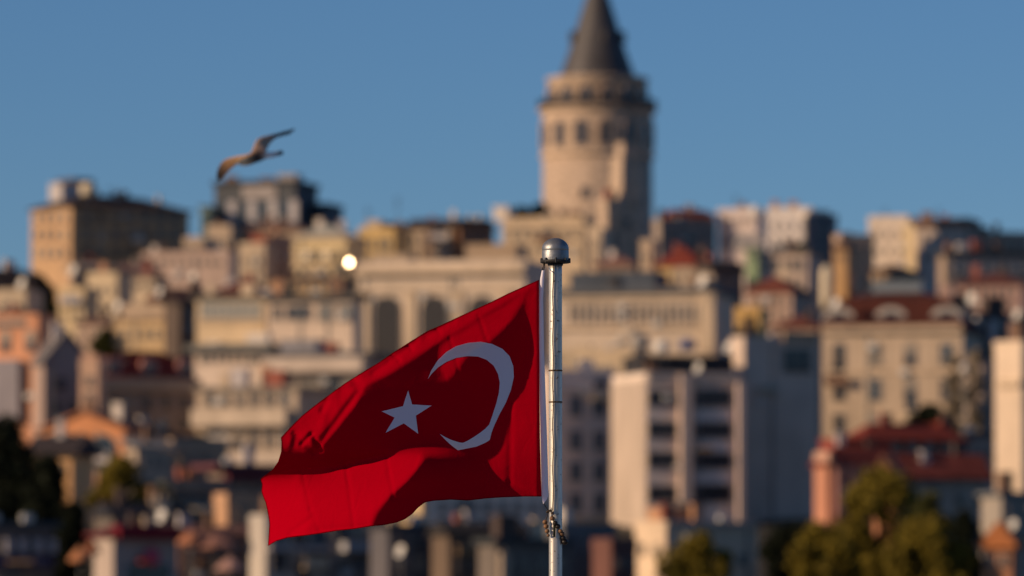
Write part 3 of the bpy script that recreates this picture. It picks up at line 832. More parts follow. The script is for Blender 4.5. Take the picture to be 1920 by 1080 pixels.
        for iy, py in enumerate(rows):
            for ix, px in enumerate(cols):
                if (ix, iy) in skip: continue
                if face == 'r':
                    u = s.ur(px); o = place(name, rg.choice(alts), s.root, (u, -.03, s.z(py + hpx / 2, s.D + u * math.sin(s.th))))
                else:
                    u = s.ul(px); o = place(name, rg.choice(alts), s.root, (-.03, u, s.z(py + hpx / 2, s.D + u * math.cos(s.th))), -PI / 2)
                n += 1
        return s
    def grid(s, face, n, rows, wf=.5, hpx=18, style='cross', frame=None, glass=None, a=0.06, b=.94, **kw):
        x0, x1 = (s.xc, s.xc + s.W * s.k * math.cos(s.th)) if face == 'r' else (s.xc - s.L * s.k * math.sin(s.th), s.xc)
        x0, x1 = x0 + (x1 - x0) * a, x0 + (x1 - x0) * b
        st = (x1 - x0) / n
        return s.wins(face, [x0 + st * (i + .5) for i in range(n)], rows, st * wf, hpx, style, frame, glass, **kw)
    def slab(s, face, x0, x1, y0, y1, out, col, name='cornice', inn=.2, mat=None):
        """a band standing proud of a wall: cornice, ledge, pilaster or blind panel"""
        g = MB(); za, zb_ = s.z(y1), s.z(y0)
        if face == 'r': g.box(s.ur(x0), s.ur(x1), -out, inn if out > 0 else .02, za, zb_)
        else: g.box(-out, inn, s.ul(x1), s.ul(x0), za, zb_)
        return g.build(name, mat or (wallmat(col) if not isinstance(col, str) else MATS[col]), s.root)
    def balcony(s, face, x0, x1, y0, y1, out, col, solid=True, name='balcony'):
        g = MB(); za, zb_ = s.z(y1), s.z(y0)
        a, b2 = (s.ur(x0), s.ur(x1)) if face == 'r' else (s.ul(x1), s.ul(x0))
        def bx(u0, u1, d0, d1, z0_, z1_, m=0):
            if face == 'r': g.box(u0, u1, -d1, -d0, z0_, z1_, m)
            else: g.box(-d1, -d0, u0, u1, z0_, z1_, m)
        bx(a, b2, -.1, out, za, za + .2)
        if solid:
            bx(a, b2, out - .14, out - .001, za + .201, zb_); bx(a, a + .14, .001, out - .141, za + .201, zb_); bx(b2 - .14, b2, .001, out - .141, za + .201, zb_)
        else:
            n = max(4, int((b2 - a) / .3))
            for i in range(n + 1):
                u = a + (b2 - a) * i / n; bx(u - .03, u + .03, out - .1, out - .04, za + .2, zb_ - .061, 1)
            bx(a - .03, b2 + .03, out - .12, out - .02, zb_ - .06, zb_, 1)
        return g.build(name, [wallmat(col), DKM], s.root)
    def chimney(s, px, h_px, w_=.9, col=BROWN, v=.5, base=0, pots=2):
        u = s.ur(px); H = s.H - .2 + base
        g = MB(); hh = h_px / s.k + .2
        g.box(u - w_/2, u + w_/2, s.L*v - w_*.4, s.L*v + w_*.4, H, H + hh); g.box(u - w_/2 - .1, u + w_/2 + .1, s.L*v - w_*.4 - .1, s.L*v + w_*.4 + .1, H + hh + .002, H + hh + .15)
        for i in range(pots): g.lathe([(.13, .152), (.11, .55)], 8, c=(u - w_/4 + i * w_/2, s.L*v, H + hh))
        return g.build('chimney', wallmat(col), s.root)
    def dormer(s, px, w_px, y0, y1, col, arch=True, dd=1.6, front=.35, wf=.55):
        """a dormer window on the roof above the right-hand wall"""
        u = s.ur(px); hw = w_px / s.k / 2; zb_, zt = s.z(y1), s.z(y0)
        prof = [(-hw, 0), (hw, 0), (hw, zt - zb_ - (hw if arch else 0) * .7)]
        if arch: prof += [(hw * math.cos(a), zt - zb_ - hw * .7 + hw * .7 * math.sin(a)) for a in [PI * i / 10 for i in range(1, 10)]]
        prof += [(-hw, zt - zb_ - (hw if arch else 0) * .7)]
        g = MB(); g.prism(prof, front, front + dd * 2)
        d = g.build('dormer', wallmat(col), s.root); d.location = (u, 0, zb_)
        me = window_mesh(hw * 2 * wf, (zt - zb_) * .68, 'arch' if arch else 'cross', TRIM, GL)[0]
        o = place('window', me, d, (0, front - .03, .12))
        return s
    def block(s, name, x0, x1, y0, y1, d0, d1, col, mat=None):
        """a volume on the roof: px x0..x1, from y1 up to y0, d0..d1 metres behind the wall plane"""
        g = MB(); za = max(s.z(y1), s.H + .13) if y1 is not None else s.H + .13
        g.box(s.ur(x0), s.ur(x1), d0, d1, za, s.z(y0)); g.box(s.ur(x0) - .12, s.ur(x1) + .12, d0 - .12, d1 + .12, s.z(y0) + .003, s.z(y0) + .2)
        return g.build(name, mat or wallmat(col), s.root)

# ---- skyline, left
b = Bld('hilltop_block', 'large hilltop block with orange sunlit end wall and dark shaded front', 50, 134, 345, 385, 1050, 40, TAN, 'hip', DKR, 26, over=.6)
b.grid('r', 7, [408, 440, 474], .45, 18); b.grid('l', 4, [408, 440, 474], .4, 17)
b.slab('r', 134, 345, 383, 389, .5, BROWN); b.block('roof_hut', 150, 200, 340, 372, 6, 10, LGREY); b.block('stair_tower', 184, 218, 328, 372, 8, 14, DKR)
b.block('penthouse', 238, 290, 358, 380, 8, 15, DKR)
g = MB()
for px in (250, 262, 274): g.tube([(b.ur(px), 9, b.z(365)), (b.ur(px), 9, b.z(338))], .12, 6)
g.build('antenna', DKM, b.root)
b = Bld('glass_block', 'dark modern hilltop block with a glazed top floor under the gull', 398, 402, 585, 348, 1040, 12, (.10, .11, .12), 'slab', (.05, .05, .055), 8, dep=14)
b.slab('r', 456, 520, 350, 375, .3, GREY, 'panel'); b.grid('r', 6, [397], .62, 40, 'band', DKM, GLB)
for px in (428, 466, 506, 545): b.slab('r', px, px + 16, 378, 420, .3, LGREY, 'pilaster')
b.block('lift_hut', 510, 545, 328, 345, 4, 8, GREY)
b = Bld('glass_annexe', 'low bluish glass annexe at the right end of the dark modern block', 585, 587, 618, 385, 1043, 12, (.1, .12, .14), 'slab', (.06, .06, .065), 4, dep=10)
b.grid('r', 3, [402], .7, 22, 'band', DKM, GLB)
b = Bld('green_glass_house', 'narrow pale green glass stair tower beside the dark modern block', 374, 376, 396, 390, 1035, 10, (.22, .30, .26), 'slab', (.1, .12, .1), 4, dep=5)
b.grid('r', 1, [408, 430], .7, 16, 'cross', DKM, glassmat((.08, .12, .1)))
b = Bld('brown_roof_house', 'house with broad pinkish brown roof below the dark modern block', 436, 440, 598, 432, 960, 14, TAN, 'hip', (.22, .13, .10), 22, dep=14)
b.grid('r', 6, [452], .4, 14)
b = Bld('beige_tower_house', 'tall plain beige house left of the brown roofed house', 384, 388, 442, 432, 955, 10, BEIGE, 'flat', dep=12); b.grid('r', 3, [456, 480], .4, 15)
b = Bld('long_terrace_house', 'long low pinkish terrace below the dark hilltop block', 262, 266, 452, 480, 930, 8, (.52, .40, .33), 'flat', dep=9, rh=8); b.grid('r', 9, [492], .4, 8); b.chimney(330, 14); b.chimney(420, 14)
b = Bld('step_house', 'small beige house behind the long pinkish terrace', 340, 344, 388, 455, 940, 10, BEIGE, 'flat', dep=9); b.grid('r', 3, [468], .4, 10)
b = Bld('red_cap_house', 'narrow cream house with red roof hut beside a grey party wall', 446, 448, 506, 466, 880, 8, CREAM, 'flat', dep=10); b.block('roof_hut', 464, 492, 442, 464, 2, 5, RED); b.grid('r', 3, [490, 515], .3, 13)
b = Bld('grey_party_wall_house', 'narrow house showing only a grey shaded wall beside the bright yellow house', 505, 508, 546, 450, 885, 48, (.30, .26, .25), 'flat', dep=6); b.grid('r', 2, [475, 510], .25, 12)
# ---- bright yellow house with glowing windows
b = Bld('bright_yellow_house', 'ornate bright yellow house with sun glinting in its windows', 546, 552, 668, 444, 820, 12, (.74, .60, .34), 'hip', (.52, .50, .42), 26, dep=10)
b.grid('r', 4, [480, 516], .5, 24, 'arch'); b.slab('r', 548, 668, 444, 449, .4, CREAM); b.slab('r', 548, 668, 498, 502, .3, CREAM)
# opened casements that throw the low sun back at the harbour
vw = Vector((0, -1, -.05)).normalized(); hv = (sd + vw).normalized()
MIR = glassmat((.16, .135, .10), .17); MIR.node_tree.nodes['Principled BSDF'].inputs['Metallic'].default_value = .6
for px, py, sz, tilt in ((655, 492, .5, 0), (574, 478, .9, .10), (611, 478, .9, .10)):
    g = MB(); g.box(-sz/2, sz/2, -.03, .03, -sz*.6, sz*.6); g.box(-sz/2 - .08, sz/2 + .08, .031, .08, -sz*.6 - .08, sz*.6 + .08, 1)
    o = g.build('open_casement', [MIR, TRIM], b.root)
    q = P(px, py, 816) - b.root.location; q.rotate(Matrix.Rotation(-b.th, 3, 'Z')); q.y = min(q.y, -.7); o.location = q
    hh_ = hv.copy(); hh_.rotate(Matrix.Rotation(-b.th + tilt, 3, 'Z'))
    o.rotation_euler = (-hh_).to_track_quat('Y', 'Z').to_euler()
b = Bld('yellow_attic_house', 'yellow ochre house with stepped attic right of the glinting house', 668, 672, 752, 438, 850, 10, YEL, 'flat', dep=10); b.block('attic', 680, 706, 414, 436, 2, 6, CREAM); b.grid('r', 4, [458, 482], .45, 15); b.chimney(735, 22)
b = Bld('dark_gap_house', 'dark shuttered house with chimneys above the arcade building', 715, 718, 758, 428, 872, 26, BROWN, 'flat', dep=10); b.grid('r', 2, [448, 470], .4, 14)
b = Bld('long_roof_house', 'beige house under a long dark pitched roof near the skyline', 755, 759, 862, 428, 880, 10, BEIGE, 'gablex', DKR, 22, dep=12); b.grid('r', 4, [450, 474], .32, 18)
b.slab('r', 800, 815, 432, 490, .05, BROWN, 'brown_panel')  # narrow brown strip on the beige front
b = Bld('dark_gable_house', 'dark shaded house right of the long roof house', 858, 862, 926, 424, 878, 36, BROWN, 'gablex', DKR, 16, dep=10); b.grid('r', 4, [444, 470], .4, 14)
b = Bld('pale_corner_house', 'wide cream hillside building standing in front of the tower base', 925, 942, 1122, 414, 800, 14, (.56, .45, .31), 'flat', dep=14, rh=6); b.grid('r', 7, [440, 470], .32, 14); b.block('roof_hut', 915 + 6, 948, 388, 412, 1, 3.5, WHITE)
b.slab('r', 940, 1122, 426, 431, .4, CREAM)
b = Bld('stepped_tower_house', 'tall stepped stone house rising in front of the tower', 1128, 1138, 1200, 384, 790, 24, (.44, .33, .24), 'flat', dep=6, wall=STN); b.block('upper_turret', 1172, 1210, 292, 382, 1, 4.5, TAN, STN2); b.block('turret_cap', 1178, 1204, 266, 290, 1.5, 4, TAN, STN2)
b.wins('r', [1150], [456], 14, 46, 'cross', glass=GL); b.wins('r', [1176], [420], 10, 18)
b = Bld('pink_roof_shed', 'low house with faded pink roof below the stepped stone house', 1110, 1114, 1200, 496, 760, 12, TAN, 'hip', (.34, .17, .13), 18, dep=8); b.grid('r', 5, [505], .35, 8)
b = Bld('slim_cream_house', 'slim cream house between pole cap and stepped stone house', 1098, 1102, 1132, 440, 770, 12, CREAM, 'flat', dep=6); b.grid('r', 2, [460, 484], .3, 13)
b = Bld('pillar_house', 'very narrow beige chimney house left of the red hip roof', 1198, 1201, 1226, 462, 740, 14, BEIGE, 'flat', dep=3.5); b.grid('r', 1, [484, 512], .3, 13)
b = Bld('red_hip_house', 'yellow house under a broad red hip roof right of the tower', 1228, 1234, 1322, 496, 735, 12, (.60, .43, .20), 'hip', RED, 36, dep=9); b.grid('r', 4, [520], .35, 16); b.slab('r', 1268, 1322, 500, 546, .08, BEIGE, 'plaster_panel')
b.chimney(1300, 30, .8, BROWN)
# ---- skyline right of the tower
b = Bld('red_attic_house', 'brownish house with red attic on the skyline right of the tower', 1252, 1256, 1342, 402, 900, 26, (.30, .16, .12), 'hip', RED, 12, dep=9); b.grid('r', 4, [412], .4, 9)
b = Bld('grey_shade_house', 'grey house in shade with one wide dark window', 1234, 1238, 1346, 420, 860, 34, (.30, .29, .30), 'flat', dep=10); b.wins('r', [1294], [440], 34, 26, 'band'); b.wins('r', [1258, 1328], [440], 10, 18)
b = Bld('pale_pink_house', 'pale pink house with blue grey lower floor on the skyline', 1342, 1346, 1432, 402, 905, 10, (.70, .62, .58), 'flat', dep=9); b.grid('r', 5, [416], .35, 10); b.slab('r', 1348, 1430, 438, 470, .2, BLUEG, 'blue_grey_floor')  # blue grey band across the lower floor
b.block('roof_hut', 1376, 1396, 390, 400, 2, 5, LGREY)
b = Bld('white_block', 'bright white hilltop block with a dark shaded right wall', 1434, 1438, 1536, 400, 890, 8, (.80, .75, .70), 'flat', dep=10); b.grid('r', 4, [424, 450], .28, 12)
b = Bld('tall_dark_block', 'tall narrow dark blue grey block beside the white hilltop block', 1528, 1532, 1572, 412, 860, 40, (.16, .18, .22), 'flat', dep=9); b.block('white_penthouse', 1536, 1562, 396, 410, .5, 4, WHITE); b.grid('r', 2, [440, 470, 500], .3, 14)
b = Bld('cream_mid_house', 'cream house with wide glazed bay below the white hilltop block', 1424, 1428, 1530, 476, 800, 12, (.55, .44, .36), 'slab', (.2, .17, .15), 5, dep=9); b.grid('r', 5, [496], .6, 18, 'band'); b.grid('r', 5, [530], .35, 14)
b = Bld('green_shed', 'small pale green rooftop shed between cream houses', 1396, 1398, 1424, 468, 815, 10, (.30, .42, .26), 'shed', (.2, .26, .18), 8, dep=4); b.grid('r', 2, [480], .4, 9)
b = Bld('rust_roof_house', 'beige house under a rusty red roof left of the mansard', 1392, 1398, 1500, 546, 690, 14, (.50, .36, .28), 'hip', (.24, .075, .05), 30, dep=10); b.grid('r', 5, [566, 590], .35, 12)
b = Bld('ochre_cube_house', 'small ochre yellow house beside the dark alley', 1370, 1376, 1432, 590, 670, 10, (.64, .43, .16), 'flat', dep=6); b.grid('r', 3, [612], .3, 12)
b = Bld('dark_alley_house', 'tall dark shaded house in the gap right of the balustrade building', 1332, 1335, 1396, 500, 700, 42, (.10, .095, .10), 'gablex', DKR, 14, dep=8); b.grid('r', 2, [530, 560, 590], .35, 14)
b = Bld('skyline_cream_block', 'broad cream block with brown rooftop on the right skyline', 1622, 1628, 1716, 416, 880, 12, (.70, .62, .52), 'flat', dep=9); b.grid('r', 3, [440, 470], .22, 14)
b.slab('r', 1692, 1716, 420, 510, .25, (.68, .58, .38), 'sunlit_yellow_bay')  # strip coloured yellow to stand for sunlight on the wall
b = Bld('skyline_terrace_block', 'cream block with dark open loggia at the right skyline', 1712, 1718, 1832, 428, 870, 12, (.62, .52, .44), 'slab', (.20, .12, .09), 18, dep=9); b.grid('r', 5, [446, 480], .25, 16); b.wins('r', [1820], [438], 18, 22); b.wins('r', [1784], [490], 16, 24)
b = Bld('far_right_block', 'mid grey block at the right edge of the skyline', 1826, 1832, 1935, 444, 872, 22, (.36, .33, .31), 'flat', dep=9); b.grid('r', 6, [462, 486], .4, 13)
b = Bld('glazed_terrace_house', 'low house with a long row of bluish windows at right', 1766, 1772, 1935, 478, 800, 16, (.30, .27, .25), 'slab', (.05, .05, .055), 8, dep=9); b.grid('r', 8, [500], .62, 26, 'band', LGREY and plain('pale_trim', LGREY), GLB)
b = Bld('tan_shoulder_house', 'tan house below the broad cream skyline block', 1630, 1634, 1712, 506, 812, 12, (.44, .32, .20), 'hip', BRN, 12, dep=9); b.grid('r', 4, [524], .35, 12)
b = Bld('small_orange_house', 'tiny orange plastered house right of the tall dark block', 1560, 1563, 1592, 462, 815, 10, (.56, .36, .18), 'hip', BRN, 10, dep=6); b.grid('r', 2, [480], .3, 10)
b = Bld('grey_step_house', 'greyish house stepping down right of the tall dark block', 1572, 1576, 1640, 450, 840, 18, (.40, .34, .30), 'flat', dep=8); b.grid('r', 3, [468, 492, 516], .35, 11)
b = Bld('pink_long_house', 'long pinkish house with dark red roof at right', 1790, 1796, 1935, 532, 730, 14, (.46, .30, .25), 'hip', (.16, .06, .05), 24, dep=10); b.grid('r', 7, [548, 572], .35, 14)
b = Bld('dark_terrace_house', 'dark house with pale columns at the right edge', 1800, 1806, 1935, 590, 650, 28, (.12, .12, .13), 'slab', (.07, .07, .075), 6, dep=10); b.grid('r', 6, [612, 650, 690], .4, 22)
for px in (1822, 1856, 1890): b.slab('r', px, px + 12, 598, 640, .5, LGREY, 'column')
# ---- mansard building, right
b = Bld('mansard_building', 'big beige building with dark red mansard and three arched dormers', 1536, 1542, 1800, 622, 590, 10, (.52, .42, .31), 'mansard', (.10, .028, .02), 62, dep=12, over=.5)
b.wins('r', [1572, 1638, 1703, 1770], [664, 730, 796], 20, 38, 'cross'); b.slab('r', 1542, 1800, 612, 624, .6, BEIGE); b.slab('r', 1542, 1800, 696, 700, .2, CREAM)
for px in (1571, 1667, 1770): b.dormer(px, 62, 576, 614, (.42, .40, .37), True, 1.4, .35, .55)
b.block('roof_skylight', 1620, 1712, 528, 560, 5, 9, GREY, plain('zinc', (.22, .25, .27), .5, .4))
b.chimney(1762, 82, 1.3, (.52, .36, .30), .25, 0, 3)
b = Bld('blank_shade_building', 'tall plain blue grey wall in shade right of the white balcony flats', 1392, 1395, 1536, 640, 569, 24, (.54, .51, .50), 'flat', dep=3, rh=10); b.wins('r', [1497], [676], 52, 42, 'band'); b.slab('r', 1468, 1534, 620, 640, .3, TAN, 'roof_edge')
b = Bld('beige_link_house', 'small beige house between ochre house and mansard building', 1440, 1446, 1545, 612, 640, 14, (.44, .33, .24), 'hip', (.2, .07, .05), 22, dep=8); b.grid('r', 5, [634], .35, 16)
# ---- balustrade building and arcade building
b = Bld('balustrade_building', 'long beige building with a row of small columned windows behind the pole', 1040, 1046, 1338, 552, 655, 10, (.63, .53, .41), 'slab', (.13, .14, .155), 10, dep=12, over=.6)
b.grid('r', 18, [588], .42, 34, 'cross', b=.93); b.slab('r', 1046, 1338, 612, 618, .4, CREAM); b.slab('r', 1046, 1338, 556, 562, .35, CREAM, 'frieze')
b.slab('r', 1312, 1338, 520, 662, .5, CREAM, 'end_pier'); b.block('slate_attic', 1062, 1222, 512, 540, 2, 9, SLATE, mottled('slate', (.085, .10, .125), .3, .6)); b.block('roof_lantern', 1306, 1322, 518, 540, 1, 3, CREAM)
b = Bld('arcade_building', 'wide pale stone building with tall arched windows behind the flag', 664, 672, 985, 512, 690, 10, (.62, .53, .42), 'flat', dep=14, rh=22)
b.wins('r', [727, 816, 905], [614], 50, 116, 'arch', None, glassmat((.035, .03, .026), .4)); b.slab('r', 668, 985, 505, 516, .9, CREAM); b.slab('r', 668, 985, 544, 548, .2, CREAM)
for px in (684, 771, 860, 950): b.slab('r', px - 9, px + 9, 549, 760, .3, CREAM, 'pilaster')
b.block('pediment_attic', 866, 962, 462, 488, 2, 8, TAN); b.block('attic_wing', 690, 760, 478, 488, 2, 6, BEIGE)
# ---- left middle
b = Bld('glazed_veranda_house', 'cream house with a wide glazed veranda left of the arcade building', 362, 368, 500, 560, 628, -18, (.62, .50, .33), 'slab', (.12, .115, .10), 6, dep=9, over=.6)
b.grid('r', 8, [582], .82, 30, 'band', plain('cream_trim', (.55, .5, .42)), glassmat((.20, .21, .20), .3)); b.slab('r', 368, 500, 602, 606, .3, CREAM)
b = Bld('white_loft_house', 'cream white house with a flat dark roof slab next to the arcade building', 498, 503, 664, 562, 620, -16, (.64, .53, .42), 'slab', (.09, .085, .08), 10, dep=3.5, over=.8)
b.wins('r', [560], [586], 42, 24, 'band'); b.wins('r', [612, 650], [586], 26, 28, 'band', None, glassmat((.16, .16, .15), .3)); b.wins('r', [520], [586], 14, 24)
b = Bld('white_balcony_house', 'white house with deep closed balcony under a grey roof', 358, 364, 502, 660, 602, -18, (.62, .52, .42), 'slab', (.17, .165, .15), 14, dep=10, over=.8)
b.grid('r', 8, [672], .5, 14, 'cross'); b.balcony('r', 366, 500, 688, 726, 1.2, (.68, .58, .48)); b.grid('r', 4, [748], .5, 26); b.slab('r', 370, 500, 728, 733, .5, GREY)
b = Bld('loggia_flats', 'beige flats with stacked white balconies left of the flag', 496, 500, 690, 672, 597, -15, (.44, .36, .29), 'slab', (.10, .10, .11), 10, dep=10, over=.6)
b.balcony('r', 502, 688, 672, 700, 1.5, (.62, .53, .44)); b.wins('r', [530, 580, 624, 664], [728], 34, 44, 'cross'); b.grid('r', 5, [790, 840], .5, 28)
b.block('roof_terrace_hut', 520, 588, 640, 660, 1, 4, BLUEG)
b = Bld('terrace_flats', 'cream flats with long balcony bands below the white balcony house', 362, 368, 560, 732, 572, -16, (.50, .41, .31), 'slab', (.3, .25, .2), 6, dep=12)
b.grid('r', 6, [748], .45, 26); b.balcony('r', 366, 545, 768, 800, 1.4, (.62, .52, .40)); b.grid('r', 6, [824], .45, 30); b.balcony('r', 420, 560, 850, 876, 1.4, (.64, .54, .43)); b.grid('r', 6, [905, 945], .45, 26)
b = Bld('red_mansard_house', 'grey house with red mansard roof and round topped dormers at left', 176, 181, 368, 728, 580, 26, (.30, .27, .25), 'mansard', (.30, .05, .035), 58, dep=8, over=.5)
b.slab('r', 181, 368, 708, 730, .7, TAN)
for px in (214, 281, 348): b.dormer(px, 34, 668, 706, (.50, .24, .20), True, 1.2, .5)
b.grid('r', 5, [755, 795], .42, 26)
b = Bld('yellow_gable_house', 'yellow house with flat brown top above the red mansard', 208, 214, 330, 600, 660, -14, (.62, .46, .26), 'slab', (.36, .25, .17), 5, dep=8); b.grid('r', 5, [626], .36, 22); b.block('upper_floor', 224, 332, 572, 598, 1, 7, BEIGE)
b = Bld('brown_tile_house', 'house under dark brown tiles above the glazed veranda', 292, 298, 400, 560, 700, 32, (.14, .10, .085), 'hip', (.15, .065, .05), 22, dep=9); b.grid('r', 4, [576, 600], .35, 14)
b = Bld('maroon_roof_house', 'low house with maroon roof left of the bright yellow house', 396, 402, 502, 548, 705, 12, (.42, .31, .22), 'hip', (.17, .055, .045), 26, dep=9); b.grid('r', 5, [556], .35, 8); b.chimney(372 + 40, 26, 1.2, LGREY)
b = Bld('ochre_long_house', 'long ochre house at the foot of the bright yellow house', 500, 506, 668, 524, 740, 8, (.56, .40, .22), 'hip', (.20, .12, .08), 10, dep=8); b.grid('r', 8, [536], .35, 12)
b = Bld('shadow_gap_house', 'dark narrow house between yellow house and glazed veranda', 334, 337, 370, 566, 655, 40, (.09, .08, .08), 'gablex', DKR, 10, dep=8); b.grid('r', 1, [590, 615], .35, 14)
b = Bld('cream_cluster_house', 'bright cream house in the cluster below the dark hilltop block', 158, 164, 232, 524, 760, 14, (.66, .54, .36), 'flat', dep=6); b.grid('r', 3, [545, 572], .3, 13)
b = Bld('cream_wing_house', 'cream house with uneven roofline right of the bright cream house', 226, 232, 302, 518, 775, 12, (.62, .51, .36), 'hip', (.34, .22, .17), 10, dep=6); b.grid('r', 4, [536], .35, 12)
b = Bld('ivory_house', 'ivory house standing left of the bright cream house', 104, 110, 168, 552, 735, 12, (.68, .54, .32), 'flat', dep=6); b.grid('r', 3, [572, 592], .3, 12)
b = Bld('small_rose_house', 'small rose house half hidden under the bright cream house', 138, 144, 214, 604, 690, 14, (.50, .37, .28), 'hip', (.22, .12, .09), 12, dep=7); b.grid('r', 4, [624, 644], .35, 12)
b = Bld('pale_roof_house', 'house with pale grey roof right below the dark hilltop block', 128, 133, 215, 500, 800, 20, (.42, .33, .25), 'hip', (.40, .33, .28), 10, dep=7); b.grid('r', 4, [514], .35, 9)
b = Bld('pink_ridge_house', 'house with pinkish ridge right of the pale grey roof', 206, 212, 300, 505, 805, 16, (.40, .28, .22), 'hip', (.33, .20, .17), 12, dep=7); b.grid('r', 4, [516], .35, 8)
b = Bld('edge_dark_house', 'dark house at the left edge below the sky', -20, -14, 66, 520, 780, 34, (.10, .085, .08), 'hip', DKR, 18, dep=9); b.grid('r', 4, [540, 560], .35, 12)
b = Bld('edge_cream_house', 'pale cream house at the left edge above the salmon building', -20, -14, 62, 556, 700, 10, (.58, .48, .34), 'flat', dep=7); b.grid('r', 4, [575], .35, 12)
b = Bld('salmon_building', 'tall salmon orange building with grey window bay at the left edge', -40, -34, 74, 596, 600, -20, (.66, .33, .19), 'flat', dep=5, rh=6); b.slab('r', -30, 44, 676, 792, .8, (.27, .26, .29), 'bay_window'); b.wins('r', [12, 60], [640], 16, 36); b.wins('r', [0, 28], [710, 752], 14, 28, name='bay_pane'); b.block('roof_terrace', -30, 50, 586, 596, 1, 5, DKR); b.wins('r', [20], [606], 60, 10, 'band')
b = Bld('grey_gable_house', 'grey house with steep gable right of the salmon building', 78, 82, 164, 680, 590, 26, (.34, .30, .31), 'gabley', (.22, .2, .2), 62, dep=9); b.wins('r', [112], [720], 14, 22); b.wins('r', [104, 136], [764], 12, 22)
b = Bld('peach_turret_house', 'narrow peach house with small turret left of the red mansard', 146, 150, 184, 690, 570, -12, (.56, .38, .27), 'flat', dep=2.6); b.block('turret', 152, 180, 668, 688, .4, 2, PINK); b.grid('r', 1, [715, 745], .35, 16)
# ---- lower left
b = Bld('orange_arch_house', 'orange house with sloping roofline and large dark archway at left', 70, 76, 236, 806, 530, -18, (.62, .28, .13), 'gabley', (.44, .19, .10), 36, dep=9); b.wins('r', [196], [848], 46, 64, 'arch'); b.wins('r', [100, 128, 152], [824], 12, 24)
b = Bld('dark_roof_cottage', 'cottage with long dark roof and sunlit orange wall by the black tree', 52, 58, 150, 850, 500, 10, (.60, .36, .19), 'gablex', (.07, .055, .055), 36, dep=7, over=.7); b.grid('r', 3, [882], .3, 28)
b = Bld('white_shed_house', 'low pale house in shade behind the olive tree', 250, 256, 322, 842, 520, 26, (.42, .40, .37), 'shed', (.30, .29, .28), 24, dep=7); b.grid('r', 3, [866], .35, 16)
b = Bld('dark_eave_house', 'house with wide dark eaves below the red mansard house', 236, 242, 352, 826, 535, 24, (.34, .26, .19), 'hip', (.08, .05, .045), 20, dep=8, over=.9); b.grid('r', 4, [846], .4, 18)
b = Bld('grey_yard_house', 'grey house with small orange window bay beside the balcony flats', 318, 324, 424, 840, 525, 22, (.36, .31, .26), 'flat', dep=8); b.grid('r', 4, [864], .4, 22); b.slab('r', 350, 372, 876, 900, .2, ORANGE, 'orange_panel')  # small orange panel on the grey front
b = Bld('maroon_awning_house', 'shaded house with a maroon awning left of the flag tip', 414, 418, 520, 880, 510, 30, (.17, .15, .15), 'slab', (.14, .05, .06), 10, dep=8, over=1.2); b.grid('r', 4, [915, 945], .4, 18); b.slab('r', 420, 518, 884, 900, .9, (.13, .03, .045), 'awning')
b = Bld('slate_long_house', 'long dark slate roofed house under the olive tree', 318, 324, 430, 920, 490, 34, (.12, .12, .125), 'gablex', (.09, .095, .10), 24, dep=7); b.grid('r', 5, [940, 970], .4, 16)
b = Bld('brown_quay_house', 'brown house with striped orange terrace canopy near the quay', 330, 336, 492, 1006, 465, 28, (.24, .15, .115), 'shed', (.36, .17, .12), 22, dep=8); b.grid('r', 5, [1035, 1068], .45, 20)
b = Bld('tan_quay_house', 'tan house with a blue door behind the orange canopy', 420, 426, 500, 944, 475, 24, (.36, .25, .18), 'flat', dep=6); b.wins('r', [452], [966], 12, 40); b.grid('r', 3, [1000], .3, 18)
# ---- lower middle
b = Bld('white_frame_flats', 'pale framed quayside flats under the left tip of the flag', 486, 498, 620, 978, 460, 28, (.32, .34, .36), 'flat', dep=6, rh=14); b.grid('r', 3, [1006, 1052], .7, 34, 'band'); b.slab('r', 502, 620, 1024, 1032, .5, LGREY, 'floor_band')
b = Bld('dark_window_flats', 'dark flats with white balcony beneath the middle of the flag', 612, 618, 726, 974, 462, 30, (.16, .16, .175), 'flat', dep=8); b.grid('r', 3, [996, 1056], .6, 26, 'band'); b.balcony('r', 636, 722, 1016, 1034, 1.2, (.42, .43, .45))
b = Bld('navy_shop_house', 'dark navy shopfront building left of the pole base', 722, 728, 842, 990, 455, 30, (.07, .08, .11), 'slab', (.04, .04, .05), 8, dep=9); b.grid('r', 3, [1018, 1058], .6, 26, 'band')
b = Bld('cream_stub_house', 'cream house end wall glimpsed below the bottom edge of the flag', 752, 790, 800, 938, 490, 50, (.58, .46, .30), 'flat'); b.grid('l', 1, [965], .3, 16)
b = Bld('grey_shade_flats', 'broad grey flats in shade below the flag beside the pole', 796, 800, 1056, 924, 500, 32, (.58, .56, .55), 'flat', dep=9, rh=10); b.grid('r', 8, [950, 982], .4, 20)
b = Bld('brown_canopy_house', 'long dark quayside building with tan upper band beside the pole', 838, 842, 990, 1000, 452, 28, (.09, .075, .065), 'gablex', (.05, .045, .045), 22, dep=8); b.slab('r', 856, 950, 1022, 1042, .3, (.26, .18, .10), 'sign_band'); b.grid('r', 5, [1062], .5, 24)
b = Bld('low_bollard_house', 'low dark quayside shed with a pale post just left of the pole', 926, 930, 1070, 1020, 445, 28, (.10, .10, .105), 'slab', (.045, .05, .055), 12, dep=8); b.slab('r', 934, 950, 1036, 1110, .6, (.40, .33, .25), 'pale_post'); b.grid('r', 4, [1060], .4, 24)
